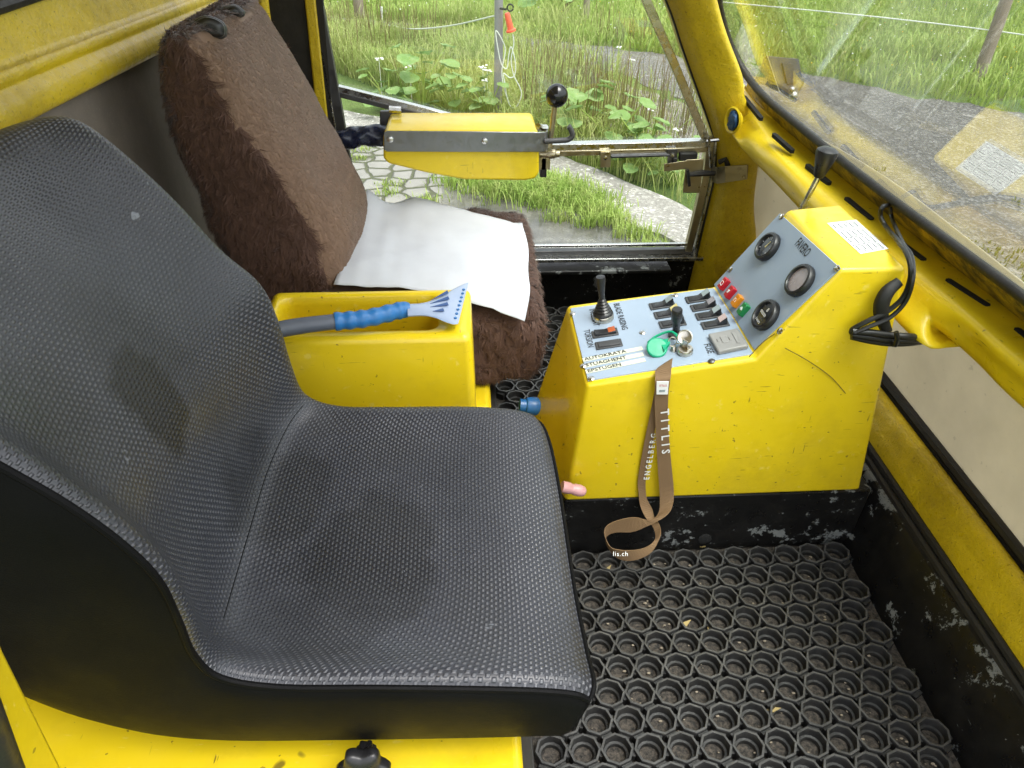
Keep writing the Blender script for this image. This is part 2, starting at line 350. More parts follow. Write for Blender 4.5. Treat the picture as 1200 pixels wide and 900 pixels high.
# ------------------------------------------------------------------ mesh helpers
class MB:
    """collects vertices and faces of ONE mesh"""
    def __init__(s): s.v = []; s.f = []; s.mi = []; s.uv = None; s.cur = 0
    def add(s, vs, fs):
        o = len(s.v); s.v += [Vector(p) for p in vs]
        for f in fs: s.f.append(tuple(i+o for i in f)); s.mi.append(s.cur)
        return o
    def box(s, c, size, rot=None):
        c = Vector(c); hx, hy, hz = (a/2 for a in size); rot = rot or Matrix.Identity(3)
        vs = [c + rot @ Vector((x*hx, y*hy, z*hz)) for x in (-1, 1) for y in (-1, 1) for z in (-1, 1)]
        s.add(vs, [(0, 1, 3, 2), (4, 6, 7, 5), (0, 4, 5, 1), (2, 3, 7, 6), (0, 2, 6, 4), (1, 5, 7, 3)])
    def hexa(s, bot, top):
        n = len(bot)
        s.add(list(bot)+list(top), [tuple(range(n-1, -1, -1)), tuple(range(n, 2*n))] + [(i, (i+1) % n, n+(i+1) % n, n+i) for i in range(n)])
    def prism(s, poly, d):
        d = Vector(d); s.hexa(poly, [Vector(p)+d for p in poly])
    def loft(s, secs, closed=True, caps=True):
        n = len(secs[0]); vs = [p for c in secs for p in c]; fs = []
        for i in range(len(secs)-1):
            for j in range(n if closed else n-1):
                k = (j+1) % n; fs.append((i*n+j, i*n+k, (i+1)*n+k, (i+1)*n+j))
        if caps and closed:
            fs.append(tuple(range(n-1, -1, -1))); fs.append(tuple((len(secs)-1)*n+j for j in range(n)))
        s.add(vs, fs)
    def tube(s, path, r, n=10, smooth_n=0, flat=1.0):
        path = [Vector(p) for p in path]
        rs = r if isinstance(r, (list, tuple)) else [r]*len(path)
        if smooth_n:
            path2 = cr(path, smooth_n); rs = [float(np.interp(i/(len(path2)-1)*(len(path)-1), range(len(path)), rs)) for i in range(len(path2))]; path = path2
        t0 = (path[1]-path[0]).normalized(); a = t0.orthogonal().normalized(); secs = []
        for i, p in enumerate(path):
            t = (path[min(i+1, len(path)-1)]-path[max(i-1, 0)]).normalized()
            a = (a - t*a.dot(t)).normalized(); b = t.cross(a)
            secs.append([p + (a*math.cos(q)+b*math.sin(q)*flat)*rs[i] for q in (2*math.pi*k/n for k in range(n))])
        s.loft(secs)
    def lathe(s, o, ax, prof, n=24):
        """prof: (radius, height along ax)"""
        o = Vector(o); ax = Vector(ax).normalized(); a = ax.orthogonal().normalized(); b = ax.cross(a)
        s.loft([[o + ax*h + (a*math.cos(q)+b*math.sin(q))*max(r, 1e-5) for q in (2*math.pi*k/n for k in range(n))] for r, h in prof])
    def ball(s, c, r, sc=(1, 1, 1), n=16):
        c = Vector(c); secs = []
        for i in range(n//2+1):
            th = math.pi*i/(n//2); rr = max(math.sin(th), 1e-4)
            secs.append([c+Vector((rr*math.cos(q)*r*sc[0], rr*math.sin(q)*r*sc[1], -math.cos(th)*r*sc[2])) for q in (2*math.pi*k/n for k in range(n))])
        s.loft(secs)
    def grid(s, g):
        nr, nc = len(g), len(g[0])
        return s.add([p for r in g for p in r], [(i*nc+j, i*nc+j+1, (i+1)*nc+j+1, (i+1)*nc+j) for i in range(nr-1) for j in range(nc-1)])
    def ribbon(s, A, B, th):
        """flat strap between two edge paths, given thickness"""
        secs = []
        for i in range(len(A)):
            w = (B[i]-A[i]); t = (A[min(i+1, len(A)-1)]-A[max(0, i-1)]); nn = w.cross(t)
            nn = nn.normalized()*th if nn.length > 1e-9 else V(0, -th, 0)
            secs.append([A[i], B[i], B[i]+nn, A[i]+nn])
        s.loft(secs)
    def build(s, name, mat, parent=None, smooth=True, bevel=0, seg=2, solid=0, sub=0, angle=40, mats=None, weld=False):
        me = bpy.data.meshes.new(name)
        org = parent_loc(parent)
        me.from_pydata([tuple(p-org) for p in s.v], [], s.f)
        me.validate()
        for mm in ([mat]+(mats or [])): me.materials.append(MT[mm] if isinstance(mm, str) else mm)
        if mats and len(me.polygons) == len(s.mi): me.polygons.foreach_set('material_index', s.mi)
        if s.uv:
            l = me.uv_layers.new(name='UVMap'); idx = np.zeros(len(me.loops), dtype=np.int32); me.loops.foreach_get('vertex_index', idx)
            l.data.foreach_set('uv', np.array(s.uv, dtype=np.float32)[idx].ravel())
        bm = bmesh.new(); bm.from_mesh(me)
        if weld: bmesh.ops.remove_doubles(bm, verts=bm.verts, dist=1e-5)
        bmesh.ops.recalc_face_normals(bm, faces=bm.faces); bm.to_mesh(me); bm.free()
        o = bpy.data.objects.new(name, me); COL.objects.link(o)
        if parent: o.parent = parent
        if solid: md = o.modifiers.new('solid', 'SOLIDIFY'); md.thickness = solid; md.offset = 0
        if bevel: md = o.modifiers.new('bevel', 'BEVEL'); md.width = bevel; md.segments = seg; md.limit_method = 'ANGLE'; md.angle_limit = R(30)
        if sub: md = o.modifiers.new('sub', 'SUBSURF'); md.levels = md.render_levels = sub
        if smooth:
            me.shade_smooth()
            if not (bevel and seg > 1 and False): me.set_sharp_from_angle(angle=R(angle))
        return o
LOC = {}
def parent_loc(o):
    p = V(0, 0, 0)
    while o is not None: p = p + LOC.get(o.name, V(0, 0, 0)); o = o.parent
    return p
def thing(name, label, cat, loc=(0, 0, 0), group=None):
    o = bpy.data.objects.new(name, None); COL.objects.link(o); o.location = loc; o.empty_display_size = .1
    LOC[o.name] = Vector(loc); o['label'] = label; o['category'] = cat
    if group: o['group'] = group
    return o
def tag(o, label, cat, group=None, kind=None):
    if label: o['label'] = label
    if cat: o['category'] = cat
    if group: o['group'] = group
    if kind: o['kind'] = kind
    return o
def cr(pts, n):
    """smooth curve through points, n steps per span"""
    pts = [Vector(p) for p in pts]; q = [pts[0]*2-pts[1]] + pts + [pts[-1]*2-pts[-2]]; out = []
    for i in range(1, len(q)-2):
        for k in range(n):
            t = k/n; a, b, c, d = q[i-1], q[i], q[i+1], q[i+2]
            out.append(.5*((2*b)+(c-a)*t+(2*a-5*b+4*c-d)*t*t+(3*b-a-3*c+d)*t**3))
    out.append(pts[-1]); return out
def patch(ctrl, nu, nv):
    """smooth surface through a grid of points: nu steps between rows, nv between columns"""
    rows = [cr(r, nv) for r in ctrl]
    cols = [cr([r[j] for r in rows], nu) for j in range(len(rows[0]))]
    return [[cols[j][i] for j in range(len(cols))] for i in range(len(cols[0]))]
def grid_uv(g):
    nr, nc = len(g), len(g[0]); mid = nc//2
    vs = [0.0]
    for i in range(1, nr): vs.append(vs[-1]+(g[i][mid]-g[i-1][mid]).length)
    us = [0.0]
    for j in range(1, nc): us.append(us[-1]+np.mean([(g[i][j]-g[i][j-1]).length for i in range(0, nr, 4)]))
    return [(us[j], vs[i]) for i in range(nr) for j in range(nc)]
def text(s, o, right, up, size, mat, parent, name='lettering', ext=.0004, cx=1.0, align='LEFT', gap=1.0, bold=.012):
    cu = bpy.data.curves.new('t', 'FONT'); cu.body = s; cu.size = 1; cu.align_x = align; cu.resolution_u = 2; cu.space_character = gap; cu.offset = bold
    ob = bpy.data.objects.new('t', cu); me = bpy.data.meshes.new_from_object(ob)
    right = Vector(right).normalized(); up = Vector(up); up = (up-right*up.dot(right)).normalized(); nn = right.cross(up)
    m = MB(); o = Vector(o)
    m.add([o + right*v.co.x*size*cx + up*v.co.y*size + nn*ext for v in me.vertices], [tuple(p.vertices) for p in me.polygons])
    bpy.data.objects.remove(ob); bpy.data.curves.remove(cu); bpy.data.meshes.remove(me)
    return m.build(name, mat, parent, smooth=False)
def frame_of(pl_n, right):
    r = Vector(right).normalized(); n = Vector(pl_n).normalized(); u = n.cross(r).normalized(); return Matrix((r, u, n)).transposed()
def strands(m, tris, n, length, lay, rad=.0009, jitter=.5, lift=.45, mi=1, clump=0):
    """short hairs growing on a surface, added to the same mesh"""
    T = np.array([[list(p) for p in t] for t in tris]); a, b, c = T[:, 0], T[:, 1], T[:, 2]
    nr = np.cross(b-a, c-a); ar = np.linalg.norm(nr, axis=1); ok = ar > 1e-12; T, nr, ar = T[ok], nr[ok], ar[ok]
    nr /= ar[:, None]; ch = rng.choice(len(T), n, p=ar/ar.sum())
    u, v = rng.random(n), rng.random(n); fl = u+v > 1; u[fl], v[fl] = 1-u[fl], 1-v[fl]
    p = T[ch, 0]+(T[ch, 1]-T[ch, 0])*u[:, None]+(T[ch, 2]-T[ch, 0])*v[:, None]; N = nr[ch]
    ly = np.array(lay, float); L = ly - N*(N@ly)[:, None]; L += rng.normal(0, jitter, (n, 3)); L -= N*np.sum(L*N, 1)[:, None]
    L /= np.linalg.norm(L, axis=1)[:, None]+1e-9
    ln = length*rng.uniform(.6, 1.25, n)[:, None]
    side = np.cross(N, L)*rad
    if clump:
        cell = np.floor(p/clump); hsh = np.sin(cell@np.array([12.98, 78.23, 37.72]))*43758.5; h1, h2, h3 = hsh % 1, (hsh*1.7) % 1, (hsh*2.3) % 1
        tgt = (cell+np.stack([h1, h2, h3], 1))*clump; pull = tgt-p; pull -= N*np.sum(pull*N, 1)[:, None]; wig = np.stack([h2, h3, h1], 1)-.5; wig -= N*np.sum(wig*N, 1)[:, None]
        L = L+wig*1.5; L /= np.linalg.norm(L, axis=1)[:, None]+1e-9
    else: pull = 0*p
    m1 = p + (N*lift+L*.55)*ln*.55 + pull*.25; tip = p + (N*lift*.75+L)*ln + pull*.75
    vs = np.stack([p-side, p+side, m1+side*.8, m1-side*.8, tip], 1).reshape(-1, 3)
    o = len(m.v); m.v += [Vector(q) for q in vs.tolist()]
    for i in range(n):
        k = o+5*i; m.f.append((k, k+1, k+2, k+3)); m.mi.append(mi); m.f.append((k+3, k+2, k+4)); m.mi.append(mi)
def tris_of(g, cond=None):
    out = []
    for i in range(len(g)-1):
        for j in range(len(g[0])-1):
            q = (g[i][j], g[i][j+1], g[i+1][j+1], g[i+1][j])
            if cond is None or cond(sum(q, V(0, 0, 0))/4, (q[1]-q[0]).cross(q[3]-q[0])): out += [(q[0], q[1], q[2]), (q[0], q[2], q[3])]
    return out

# ================================================================== the cab
cab = thing('vehicle_cab', 'yellow fibreglass cab shell of a small work vehicle, around the seats and console', 'vehicle')
YD = 1.98                                          # plane of the far door
# floor pan, console plinth, front kerb, far step (black painted steel)
m = MB(); m.box((-.05, 1.1, -.012), (1.72, 1.86, .024)); m.build('floor_pan', 'dirt', cab, bevel=.002)
m = MB()
m.box((.486, 1.13, .084), (.620, .285, .162))       # plinth under the console
m.build('console_plinth', 'blk', cab, bevel=.004)
m = MB(); m.lathe(P(826, 632, y=.9855), (0, -1, 0), [(0, .001), (.012, .001), (.014, 0), (.014, -.004), (0, -.004)], 20); m.build('plinth_hole', 'hole', cab)
m = MB()
k0, k1 = .15, 1.98
m.loft([[V(.778, y, -.02), V(.782, y, .01), V(.828, y, .132), V(.834, y, .137), V(.842, y, .137), V(.842, y, .128), V(.80, y, -.02)] for y in (k0, .6, 1.1, k1)])
m.build('front_kerb', 'blk', cab, angle=30)
m = MB()
for x0, z0, r in ((.850, .137, .0085), (.864, .146, .0085)):
    m.tube([V(x0, y, z0) for y in (k0, .7, 1.2, k1)], r, 8)
m.build('rubber_ledge', 'seal', cab)
m = MB(); m.box((.415, YD+.012, .083), (.90, .028, .166)); m.box((.30, YD-.03, .16), (.62, .06, .012)); m.build('door_step', 'blk', cab, bevel=.003)
# yellow rolled sill below the front lower window
prof = [(.866, .12), (.868, .150), (.872, .172), (.879, .186), (.884, .196), (.890, .216), (.898, .226), (.908, .229), (.918, .225), (.926, .214), (.930, .195), (.930, .12)]
def wx(y):                                          # the nose narrows towards the far corner
    t = max(0, min(1, (y-1.30)/.65)); return -.115*t*t
m = MB()
m.loft([[V(x+wx(y), y, z) for x, z in prof] for y in np.linspace(.12, 1.93, 16)])
m.build('front_sill', 'yr', cab, angle=60)
m = MB(); m.tube([V(.934+wx(y), y, .232) for y in np.linspace(.12, 1.9, 14)] + [V(.94+wx(1.94), 1.94, .27), V(.94+wx(1.95), 1.955, .36), V(.93+wx(1.95), 1.95, .50)], .011, 8); m.tube([V(.936+wx(y), y, .212) for y in np.linspace(.12, 1.9, 14)], .012, 8); m.build('lower_window_seal', 'seal', cab)
m = MB()
m.grid([[V(.942+wx(y)-.02*((z-.2)/.4), y, z) for y in np.linspace(.12, 1.95, 20)] for z in (.12, .22, .32, .42, .52, .62)])
m.build('lower_window', 'pane', cab, solid=.004)

# windscreen plane
WN = V(math.cos(R(31)), .025, math.sin(R(31))).normalized(); WS = (V(.795, 1.2, .66), WN)
bot = [(842, -20), (843, 5), (850, 35), (862, 66), (877, 92), (900, 118), (940, 151), (1000, 199), (1060, 245), (1130, 297), (1200, 349), (1330, 450)]
edge = [on(WS, *p) for p in bot]; edge.append(edge[-1]+(edge[-1]-edge[-2]).normalized()*((edge[-1].y-.13)/max(.2, -(edge[-1]-edge[-2]).normalized().y)))
END = edge[-1]
edge = cr(edge, 4)
topv = (edge[0]-edge[1]).normalized(); upv = V(-math.sin(R(31)), 0, math.cos(R(31)))
g_top = edge[0]+upv*.42; g_near = edge[-1]+upv*.65
poly = edge + [g_near, g_top]
m = MB(); m.prism([p+WN*.001 for p in poly], WN*.004)
windscreen = m.build('windscreen', 'veiled_glass', cab, smooth=False)
m = MB(); m.tube(edge, .0085, 10, flat=1.0); m.build('windscreen_seal', 'seal', cab)
# raised grimy flange between seal and dashboard
inn = [(-.012, -.0), (-.020, .0)]
m = MB()
bw = [P(*p, z=.664) if i > 4 else None for i, p in enumerate(bot)]
fl = [(872, 100), (893, 126), (930, 156), (990, 206), (1050, 252), (1120, 306), (1200, 368), (1330, 470)]
flp = [V(*P(a, b, z=(.668, .652, .627, .617)[k] if k < 4 else .615)) for k, (a, b) in enumerate(fl)]; edg = [on(WS, *p) for p in [(877, 92), (900, 118), (940, 151), (1000, 199), (1060, 245), (1130, 297), (1200, 349), (1330, 450)]]
flp.append(V(flp[-1].x+.01, .13, flp[-1].z)); edg.append(END)
A_, B_ = cr(flp, 4), cr(edg, 4)
m.loft([[a, a*.6+b*.4+V(.004, 0, -.010), b+V(0, 0, .000), b+V(.01, 0, -.02), a+V(.01, 0, -.025)] for a, b in zip(A_, B_)])
m.build('windscreen_flange', 'grimy', cab)

# dashboard: a shelf below the windscreen with a rolled edge, swelling where it meets the console
st = [  # photo points: shelf back, start of roll, mid of face, underside edge
    ((868, 93), (857, 93), (853, 112), (853, 140)),
    ((893, 125), (867, 112), (862, 135), (862, 163)),
    ((930, 156), (892, 156), (884, 176), (884, 188)),
    ((990, 206), (925, 196), (918, 212), (912, 216)),
    ((1050, 252), (975, 240), (966, 262), (960, 268)),
    ((1090, 284), (1062, 312), (1066, 350), (1072, 396)),
    ((1120, 306), (1098, 342), (1096, 372), (1100, 386)),
    ((1155, 334), (1132, 372), (1136, 398), (1146, 424)),
    ((1200, 368), (1180, 415), (1184, 440), (1192, 470)),
    ((1330, 470), (1320, 530), (1325, 560), (1335, 590)),
]
secs = []
for k_, (a, b, c, d) in enumerate(st):
    zd = (.668, .652, .627, .617)[k_] if k_ < 4 else .615
    pa, pb = P(*a, z=zd), P(*b, z=zd-.006); pc, pd = P(*c, z=zd-.035), P(*d, z=zd-.067)
    und = pd + V(.06, 0, -.004)
    secs.append([pa+V(.0, 0, -.004), pa*.5+pb*.5+V(0, 0, .003), pb, pc, pd, und, und+V(.10, 0, .0)])
secs.append([V(p.x+.015, .13+(p.y-secs[-1][0].y)*.3, p.z) for p in secs[-1]])
g = patch(secs, 6, 4)
m = MB(); m.grid(g); dash = m.build('dashboard', 'yel', cab, solid=.004, angle=180)
# demister slots
sl_px = [((871.7, 112), (892.7, 138)), ((906.7, 155.8), (929.8, 176)), ((946, 192), (973, 214)), ((991.8, 231), (1022.6, 256.6)), ((1058, 285), (1084, 304.5)), ((1110, 326.5), (1159, 358)), ((1191, 384), (1235, 420))]
for k_, (a, b) in enumerate(sl_px):
    za, zb_ = [(.6655, .6535), (.6455, .6345), (.6275, .6230), (.6205, .6190)][k_] if k_ < 4 else (.6185, .6185)
    pa, pb = P(*a, z=za), P(*b, z=zb_)
    t = (pb-pa).normalized(); w = V(0, 0, 1).cross(t)*.0055
    m = MB(); q = [pa+t*.003-w, pb-t*.003-w, pb-w*.55, pb+w*.55, pb-t*.003+w, pa+t*.003+w, pa+w*.55, pa-w*.55]
    m.prism([p+V(0, 0, -.008) for p in q], (0, 0, .0085)); m.build('air_slot', 'hole', cab, smooth=False)
# round vent stuffed with blue film
vc = P(860, 141, z=.622); vc = vc + (CP-vc).normalized()*.022
vn = V(-.95, -.30, .05).normalized()
m = MB(); m.lathe(vc, vn, [(.012, -.02), (.030, .0), (.034, .004), (.030, .007), (.024, .003), (.022, -.01), (0, -.012)], 28); vent = m.build('air_vent', 'yel', cab)
m = MB(); m.ball(vc+vn*.003, .026, (.35, 1, 1), 20)
for v in m.v: v += vn*rng.uniform(-.003, .004)
m.build('vent_lining', 'bluerag', vent)
# bolt on the dash edge
bp = P(1143, 368, z=.60); 

# far front pillar
rows = []
for l, c, r_, dl, dr in [((738, -90), (780, -90), (818, -90), 0, 0), ((781, 0), (812, 0), (838, 0), 0, 0), ((800, 55), (828, 52), (851, 45), 0, 0), ((816, 100), (842, 95), (868, 90), 0, 0), ((832, 145), (850, 140), (872, 118), 0, 0),
        ((839, 175), (858, 172), (892, 150), 0, 0), ((838, 205), (858, 205), (886, 200), 0, 0), ((828, 250), (852, 250), (882, 250), 0, 0), ((816, 303), (845, 305), (890, 305), 0, 0), ((806, 345), (842, 350), (900, 350), 0, 0)]:
    pl_, pr_ = P(*l, y=YD-.004), P(*r_, y=1.90)
    pc_ = P(*c, y=1.915)
    rows.append([pl_+V(.0, .05, 0), pl_, pl_*.5+pc_*.5+V(0, -.012, 0), pc_, pc_*.4+pr_*.6+V(0, -.006, 0), pr_, pr_+V(.010, .03, 0)])
m = MB(); m.grid(patch(rows, 5, 4)); m.build('front_pillar', 'yr', cab, solid=.004, angle=180)
m = MB(); m.tube([P(*p, y=YD-.006) for p in ((736, -90), (781, 0), (800, 55), (816, 100), (832, 145), (839, 168), (838, 205), (828, 250), (815, 303))], .0045, 8, 4); m.build('pillar_seal', 'seal', cab)
# steel strap bolted to the pillar beside the latch
pz = lambda a, b, y=1.925: P(a, b, y=y)
A_ = [P(836, 195, y=1.965), P(841, 196, y=1.93), P(850, 194.5, y=1.900), P(875, 193, y=1.895), P(881, 194, y=1.93)]; B_ = [P(836, 213, y=1.965), P(841, 215, y=1.93), P(850, 213.5, y=1.900), P(874, 210, y=1.895), P(881, 208, y=1.93)]
m = MB(); m.ribbon(A_, B_, .003); m.build('pillar_strap', 'zinc', cab, smooth=False, bevel=.0008)
m = MB(); m.tube([P(843, 190, y=1.93), P(850, 187, y=1.92), P(853, 194, y=1.92)], .008, 8); m.build('strap_clamp', 'seal', cab)

# rear bulkhead: dark lower board, yellow upper panel with a pressed ridge and rolled lip
XR = -.61
lipA, lipB = P(-60, 172, x=XR), P(264, 15, x=XR)
def lip(t): return lipA.lerp(lipB, t)
m = MB(); m.box((-.655, 1.15, .50), (.03, 1.9, 1.1)); m.build('rear_board', carpet_dark(), cab, smooth=False)
ts = np.linspace(-.45, 1.0, 18); secs = []
for t in ts:
    b = lip(t); off = [(-.03, -.010), (0.0, -.012), (.009, -.006), (.010, .008), (.006, .020), (.000, .028), (-.003, .034), (-.001, .042), (-.004, .052), (-.012, .064), (-.035, .20), (-.05, .40), (-.06, .60)]
    secs.append([b + V(dx, 0, dz) for dx, dz in off])
m = MB(); m.grid(patch(secs, 2, 3)); m.build('rear_panel', 'yr', cab, solid=.004, angle=180)
m = MB(); m.tube([P(-60, 24, x=XR-.01), P(0, 7, x=XR-.01), P(40, -6, x=XR-.01), P(120, -32, x=XR-.01)], .010, 8); m.build('rear_window_seal', 'seal', cab)
# far rear corner: dark fabric gap between yellow corner tube and yellow door pillar
m = MB(); m.tube([P(a, b, y=1.86) for a, b in ((302, -60), (307, 0), (311, 30), (320, 90), (330, 150))], .0145, 12, 3); m.build('corner_tube', 'yr', cab)
m = MB(); m.prism([P(300, -70, y=1.955), P(372, -70, y=1.955), P(388, 120, y=1.955), P(420, 420, y=1.955), P(330, 420, y=1.955)], (0, .02, 0)); m.build('rear_quarter_trim', 'fab', cab, smooth=False)
m = MB(); m.hexa([P(350, -70, y=1.945), P(362, -70, y=1.945), P(414, 420, y=1.945), P(400, 420, y=1.945)], [P(350, -70, y=1.975), P(364, -70, y=1.975), P(414, 420, y=1.975), P(402, 420, y=1.975)]); m.build('door_pillar', 'yr', cab, bevel=.004)
# near rear pillar (lower left), yellow with a black seal outside
m = MB(); q0 = [P(-22, 715, y=.30), P(10, 762, y=.32), P(66, 905, y=.33), P(100, 990, y=.33), P(40, 990, y=.30), P(18, 905, y=.30)]
q0 = [P(-40, 740, y=.31), P(-15, 700, y=.33), P(5, 758, y=.33), P(76, 902, y=.33), P(125, 1000, y=.33), P(75, 1000, y=.31), P(28, 902, y=.31), P(-10, 820, y=.31)]
m.prism(q0, (0, -.035, -.0)); m.build('near_pillar', 'yel', cab, bevel=.005, seg=3)
m = MB(); m.tube([P(-60, 745, y=.285), P(-25, 812, y=.285), P(10, 902, y=.285), P(50, 1000, y=.285)], .010, 10); m.build('near_pillar_seal', 'seal', cab)
# roof shell with a slightly domed lining
m = MB(); rf = []
for x in np.linspace(-.70, .30, 9):
    rf.append([V(x, y, 1.52+.05*(1-((y-1.08)/.95)**2)-.03*(x+.2)**2) for y in np.linspace(.13, 2.02, 13)])
m.grid(rf); m.build('roof', 'yr', cab, solid=.02, angle=180)
# seat boxes of the cab floor
m = MB(); m.box((-.275, .59, .165), (.65, .62, .33)); m.build('driver_seat_box', 'yel', cab, bevel=.012, seg=3)
m = MB(); m.box((.062, .70, .11), (.018, .56, .22)); m.build('seat_box_trim', 'seal', cab, bevel=.002)
m = MB(); m.box((-.27, 1.47, .13), (.62, .62, .26)); m.build('passenger_seat_box', 'yel', cab, bevel=.012, seg=3)
m = MB(); m.box((.047, 1.40, .12), (.012, .50, .20)); m.build('passenger_box_trim', 'dksteel', cab, bevel=.002)
m = MB(); m.box((.12, 1.285, .03), (.15, .012, .06)); m.build('floor_divider', 'seal', cab, bevel=.002)

# far door: rails of bright steel profile, glass, latch
door = MB(); 
def rail(name, pts, w, d, mat, y=YD):
    """flat steel profile along photo points: w wide in the door plane, d deep"""
    p = [P(a, b, y=y) for a, b in pts]; secs = []
    for i, q in enumerate(p):
        t = (p[min(i+1, len(p)-1)]-p[max(i-1, 0)]).normalized(); n = V(0, 1, 0).cross(t).normalized()*w/2
        secs.append([q-n+V(0, -d/2, 0), q+n+V(0, -d/2, 0), q+n+V(0, d/2, 0), q-n+V(0, d/2, 0)])
    m = MB(); m.loft(secs); return m.build(name, mat, doorp, bevel=.0012)
m = MB(); m.prism([P(380, -95, y=YD+.010), P(739, -95, y=YD+.010), P(779, 0, y=YD+.010), P(814, 100, y=YD+.010), P(834, 165, y=YD+.010), P(828, 220, y=YD+.010), P(812, 292, y=YD+.010), P(430, 296, y=YD+.010), P(394, 135, y=YD+.010)], (0, .005, 0))
doorp = m.build('door', 'glass', cab, smooth=False)
rail('door_rail', [(360, 299), (600, 296), (817, 293)], .016, .020, 'dksteel')
rail('door_rail', [(360, 290.5), (600, 288.5), (806, 286)], .008, .012, 'chrome', YD-.004)
rail('door_sill', [(360, 304.5), (600, 302.5), (822, 300)], .011, .045, 'chrome', YD-.012)
rail('door_rail', [(636, 172), (740, 169.5), (829, 167)], .019, .030, 'chrome')
rail('door_rail', [(636, 179), (740, 176.5), (829, 174)], .014, .024, 'zinc', YD-.007)
rail('door_rail', [(392, 103), (440, 115), (500, 130), (560, 146)], .018, .022, 'chrome')
rail('door_rail', [(392, 108.5), (440, 120.5), (500, 135.5), (560, 151)], .012, .022, 'dksteel', YD-.004)
rail('door_post', [(716, -95), (757, 0), (790, 75), (824, 157), (831, 168)], .021, .014, 'postst')
rail('door_post', [(832, 160), (828, 200), (818, 245), (806, 293)], .021, .022, 'zinc', YD-.003)
rail('door_post', [(838, 160), (834, 200), (824, 245), (812, 298)], .006, .03, 'chrome', YD-.003)
rail('door_post', [(349, -95), (372, 0), (396, 130), (415, 240)], .026, .020, 'dksteel', YD-.01)
rail('door_post', [(344, -95), (367, 0), (390, 130), (408, 240)], .006, .026, 'chrome', YD-.012)
# latch
latchm = MB(); latchm.hexa([P(804, 187, y=YD-.045), P(825, 186, y=YD-.045), P(820, 226, y=YD-.045), P(800, 226, y=YD-.045)], [P(804, 187, y=YD-.02), P(825, 186, y=YD-.02), P(820, 226, y=YD-.02), P(800, 226, y=YD-.02)])
latchm.build('latch_plate', 'zinc', doorp, bevel=.002)
m = MB(); m.hexa([P(778, 192, y=YD-.045), P(806, 188, y=YD-.045), P(806, 198, y=YD-.045), P(778, 201, y=YD-.045)], [P(778, 192, y=YD-.041), P(806, 188, y=YD-.041), P(806, 198, y=YD-.041), P(778, 201, y=YD-.041)]); m.build('latch_arm', 'zinc', doorp, bevel=.001)
for (a, b) in ((709.5, 187), (788, 184)):
    m = MB(); q = [(a-6, b-9), (a+6, b-9.5), (a+6, b+9), (a-6, b+9.5)]; m.hexa([P(*p, y=YD-.03) for p in q], [P(*p, y=YD-.012) for p in q]); m.build('latch_bracket', 'zinc' if a < 750 else 'dksteel', doorp, bevel=.0015)
    m = MB(); m.lathe(P(a, b-2, y=YD-.03), (0, -1, 0), [(0, .005), (.005, .004), (.006, 0)], 10); m.build('bolt', 'chrome', doorp)
m = MB(); m.tube([P(716, 183, y=YD-.025), P(784, 181, y=YD-.025)], .006, 8); m.build('latch_rod', 'dksteel', doorp)
m = MB(); m.box(P(806, 183, y=YD-.03), (.05, .02, .022)); m.box(P(790, 190, y=YD-.028), (.014, .02, .03)); m.build('latch_slider', 'seal', doorp, bevel=.003)
m = MB(); m.tube([P(806, 205, y=YD-.05), P(824, 203, y=YD-.052), P(838, 203, y=YD-.05)], [.006, .009, .007], 8); m.tube([P(806, 199, y=YD-.055), P(808, 218, y=YD-.055)], .004, 6); m.build('latch_knob', 'seal', doorp)
m = MB(); m.tube([P(828, 165, y=YD-.02), P(846, 163, y=YD-.03)], .0055, 8); m.tube([P(831, 160, y=YD-.03), P(833, 196, y=YD-.03)], .0035, 8); m.build('hinge_pin', 'chrome', doorp)

# head lamp box outside the windscreen
lp = lambda a, b, x=1.06: P(a, b, x=x)
ha, hb, hc = P(886, 95, y=2.47), P(914, 107, y=2.36), P(942, 99, y=2.44)
hta, htb, htc = P(898, 66.5, y=2.46), P(900, 65.5, y=2.38), P(936, 69, y=2.45)
hl = MB(); hl.hexa([ha, hb, hc, ha+hc-hb], [hta, htb, htc, hta+htc-htb+V(0, .02, 0)])
low = P(930, 119, y=2.39); hl.hexa([hb+V(0, 0, -.001), low, hc+V(0, 0, -.001), hb.lerp(hc, .5)+V(0, .06, -.001)], [hb+V(.002, .004, .02), low+V(.002, .004, .02), hc+V(.002, .004, .02), hb.lerp(hc, .5)+V(0, .06, .02)])
head = hl.build('headlamp', 'lampgrey', cab, bevel=.003)
def bil(a, b, c, d, u, v): return a.lerp(b, u).lerp(d.lerp(c, u), v)
m = MB(); nf = (hb-ha).cross(hta-ha).normalized(); nf = nf if nf.y < 0 else -nf
for k in range(11):
    u = k/10; m.tube([bil(ha, hb, htb, hta, u, 0)+nf*.004, bil(ha, hb, htb, hta, u, 1)+nf*.004], .0022, 5); m.tube([bil(ha, hb, htb, hta, 0, u)+nf*.004, bil(ha, hb, htb, hta, 1, u)+nf*.004], .0022, 5)
m.build('guard_mesh', 'zinc', head)
m = MB(); nb = (hc-hb).cross(htb-hb).normalized(); nb = nb if nb.y < 0 else -nb
m.prism([bil(hb, hc, htc, htb, u, v)+nb*.001 for u, v in ((.28, .12), (.66, .12), (.70, .80), (.34, .80))], nb*.006); m.build('rear_plate', 'blkpl', head, bevel=.002)
m = MB(); m.ball(P(928, 105, y=2.36), .010); m.ball(P(929.5, 112, y=2.36), .014); m.build('fixing_bolt', 'chrome', head)

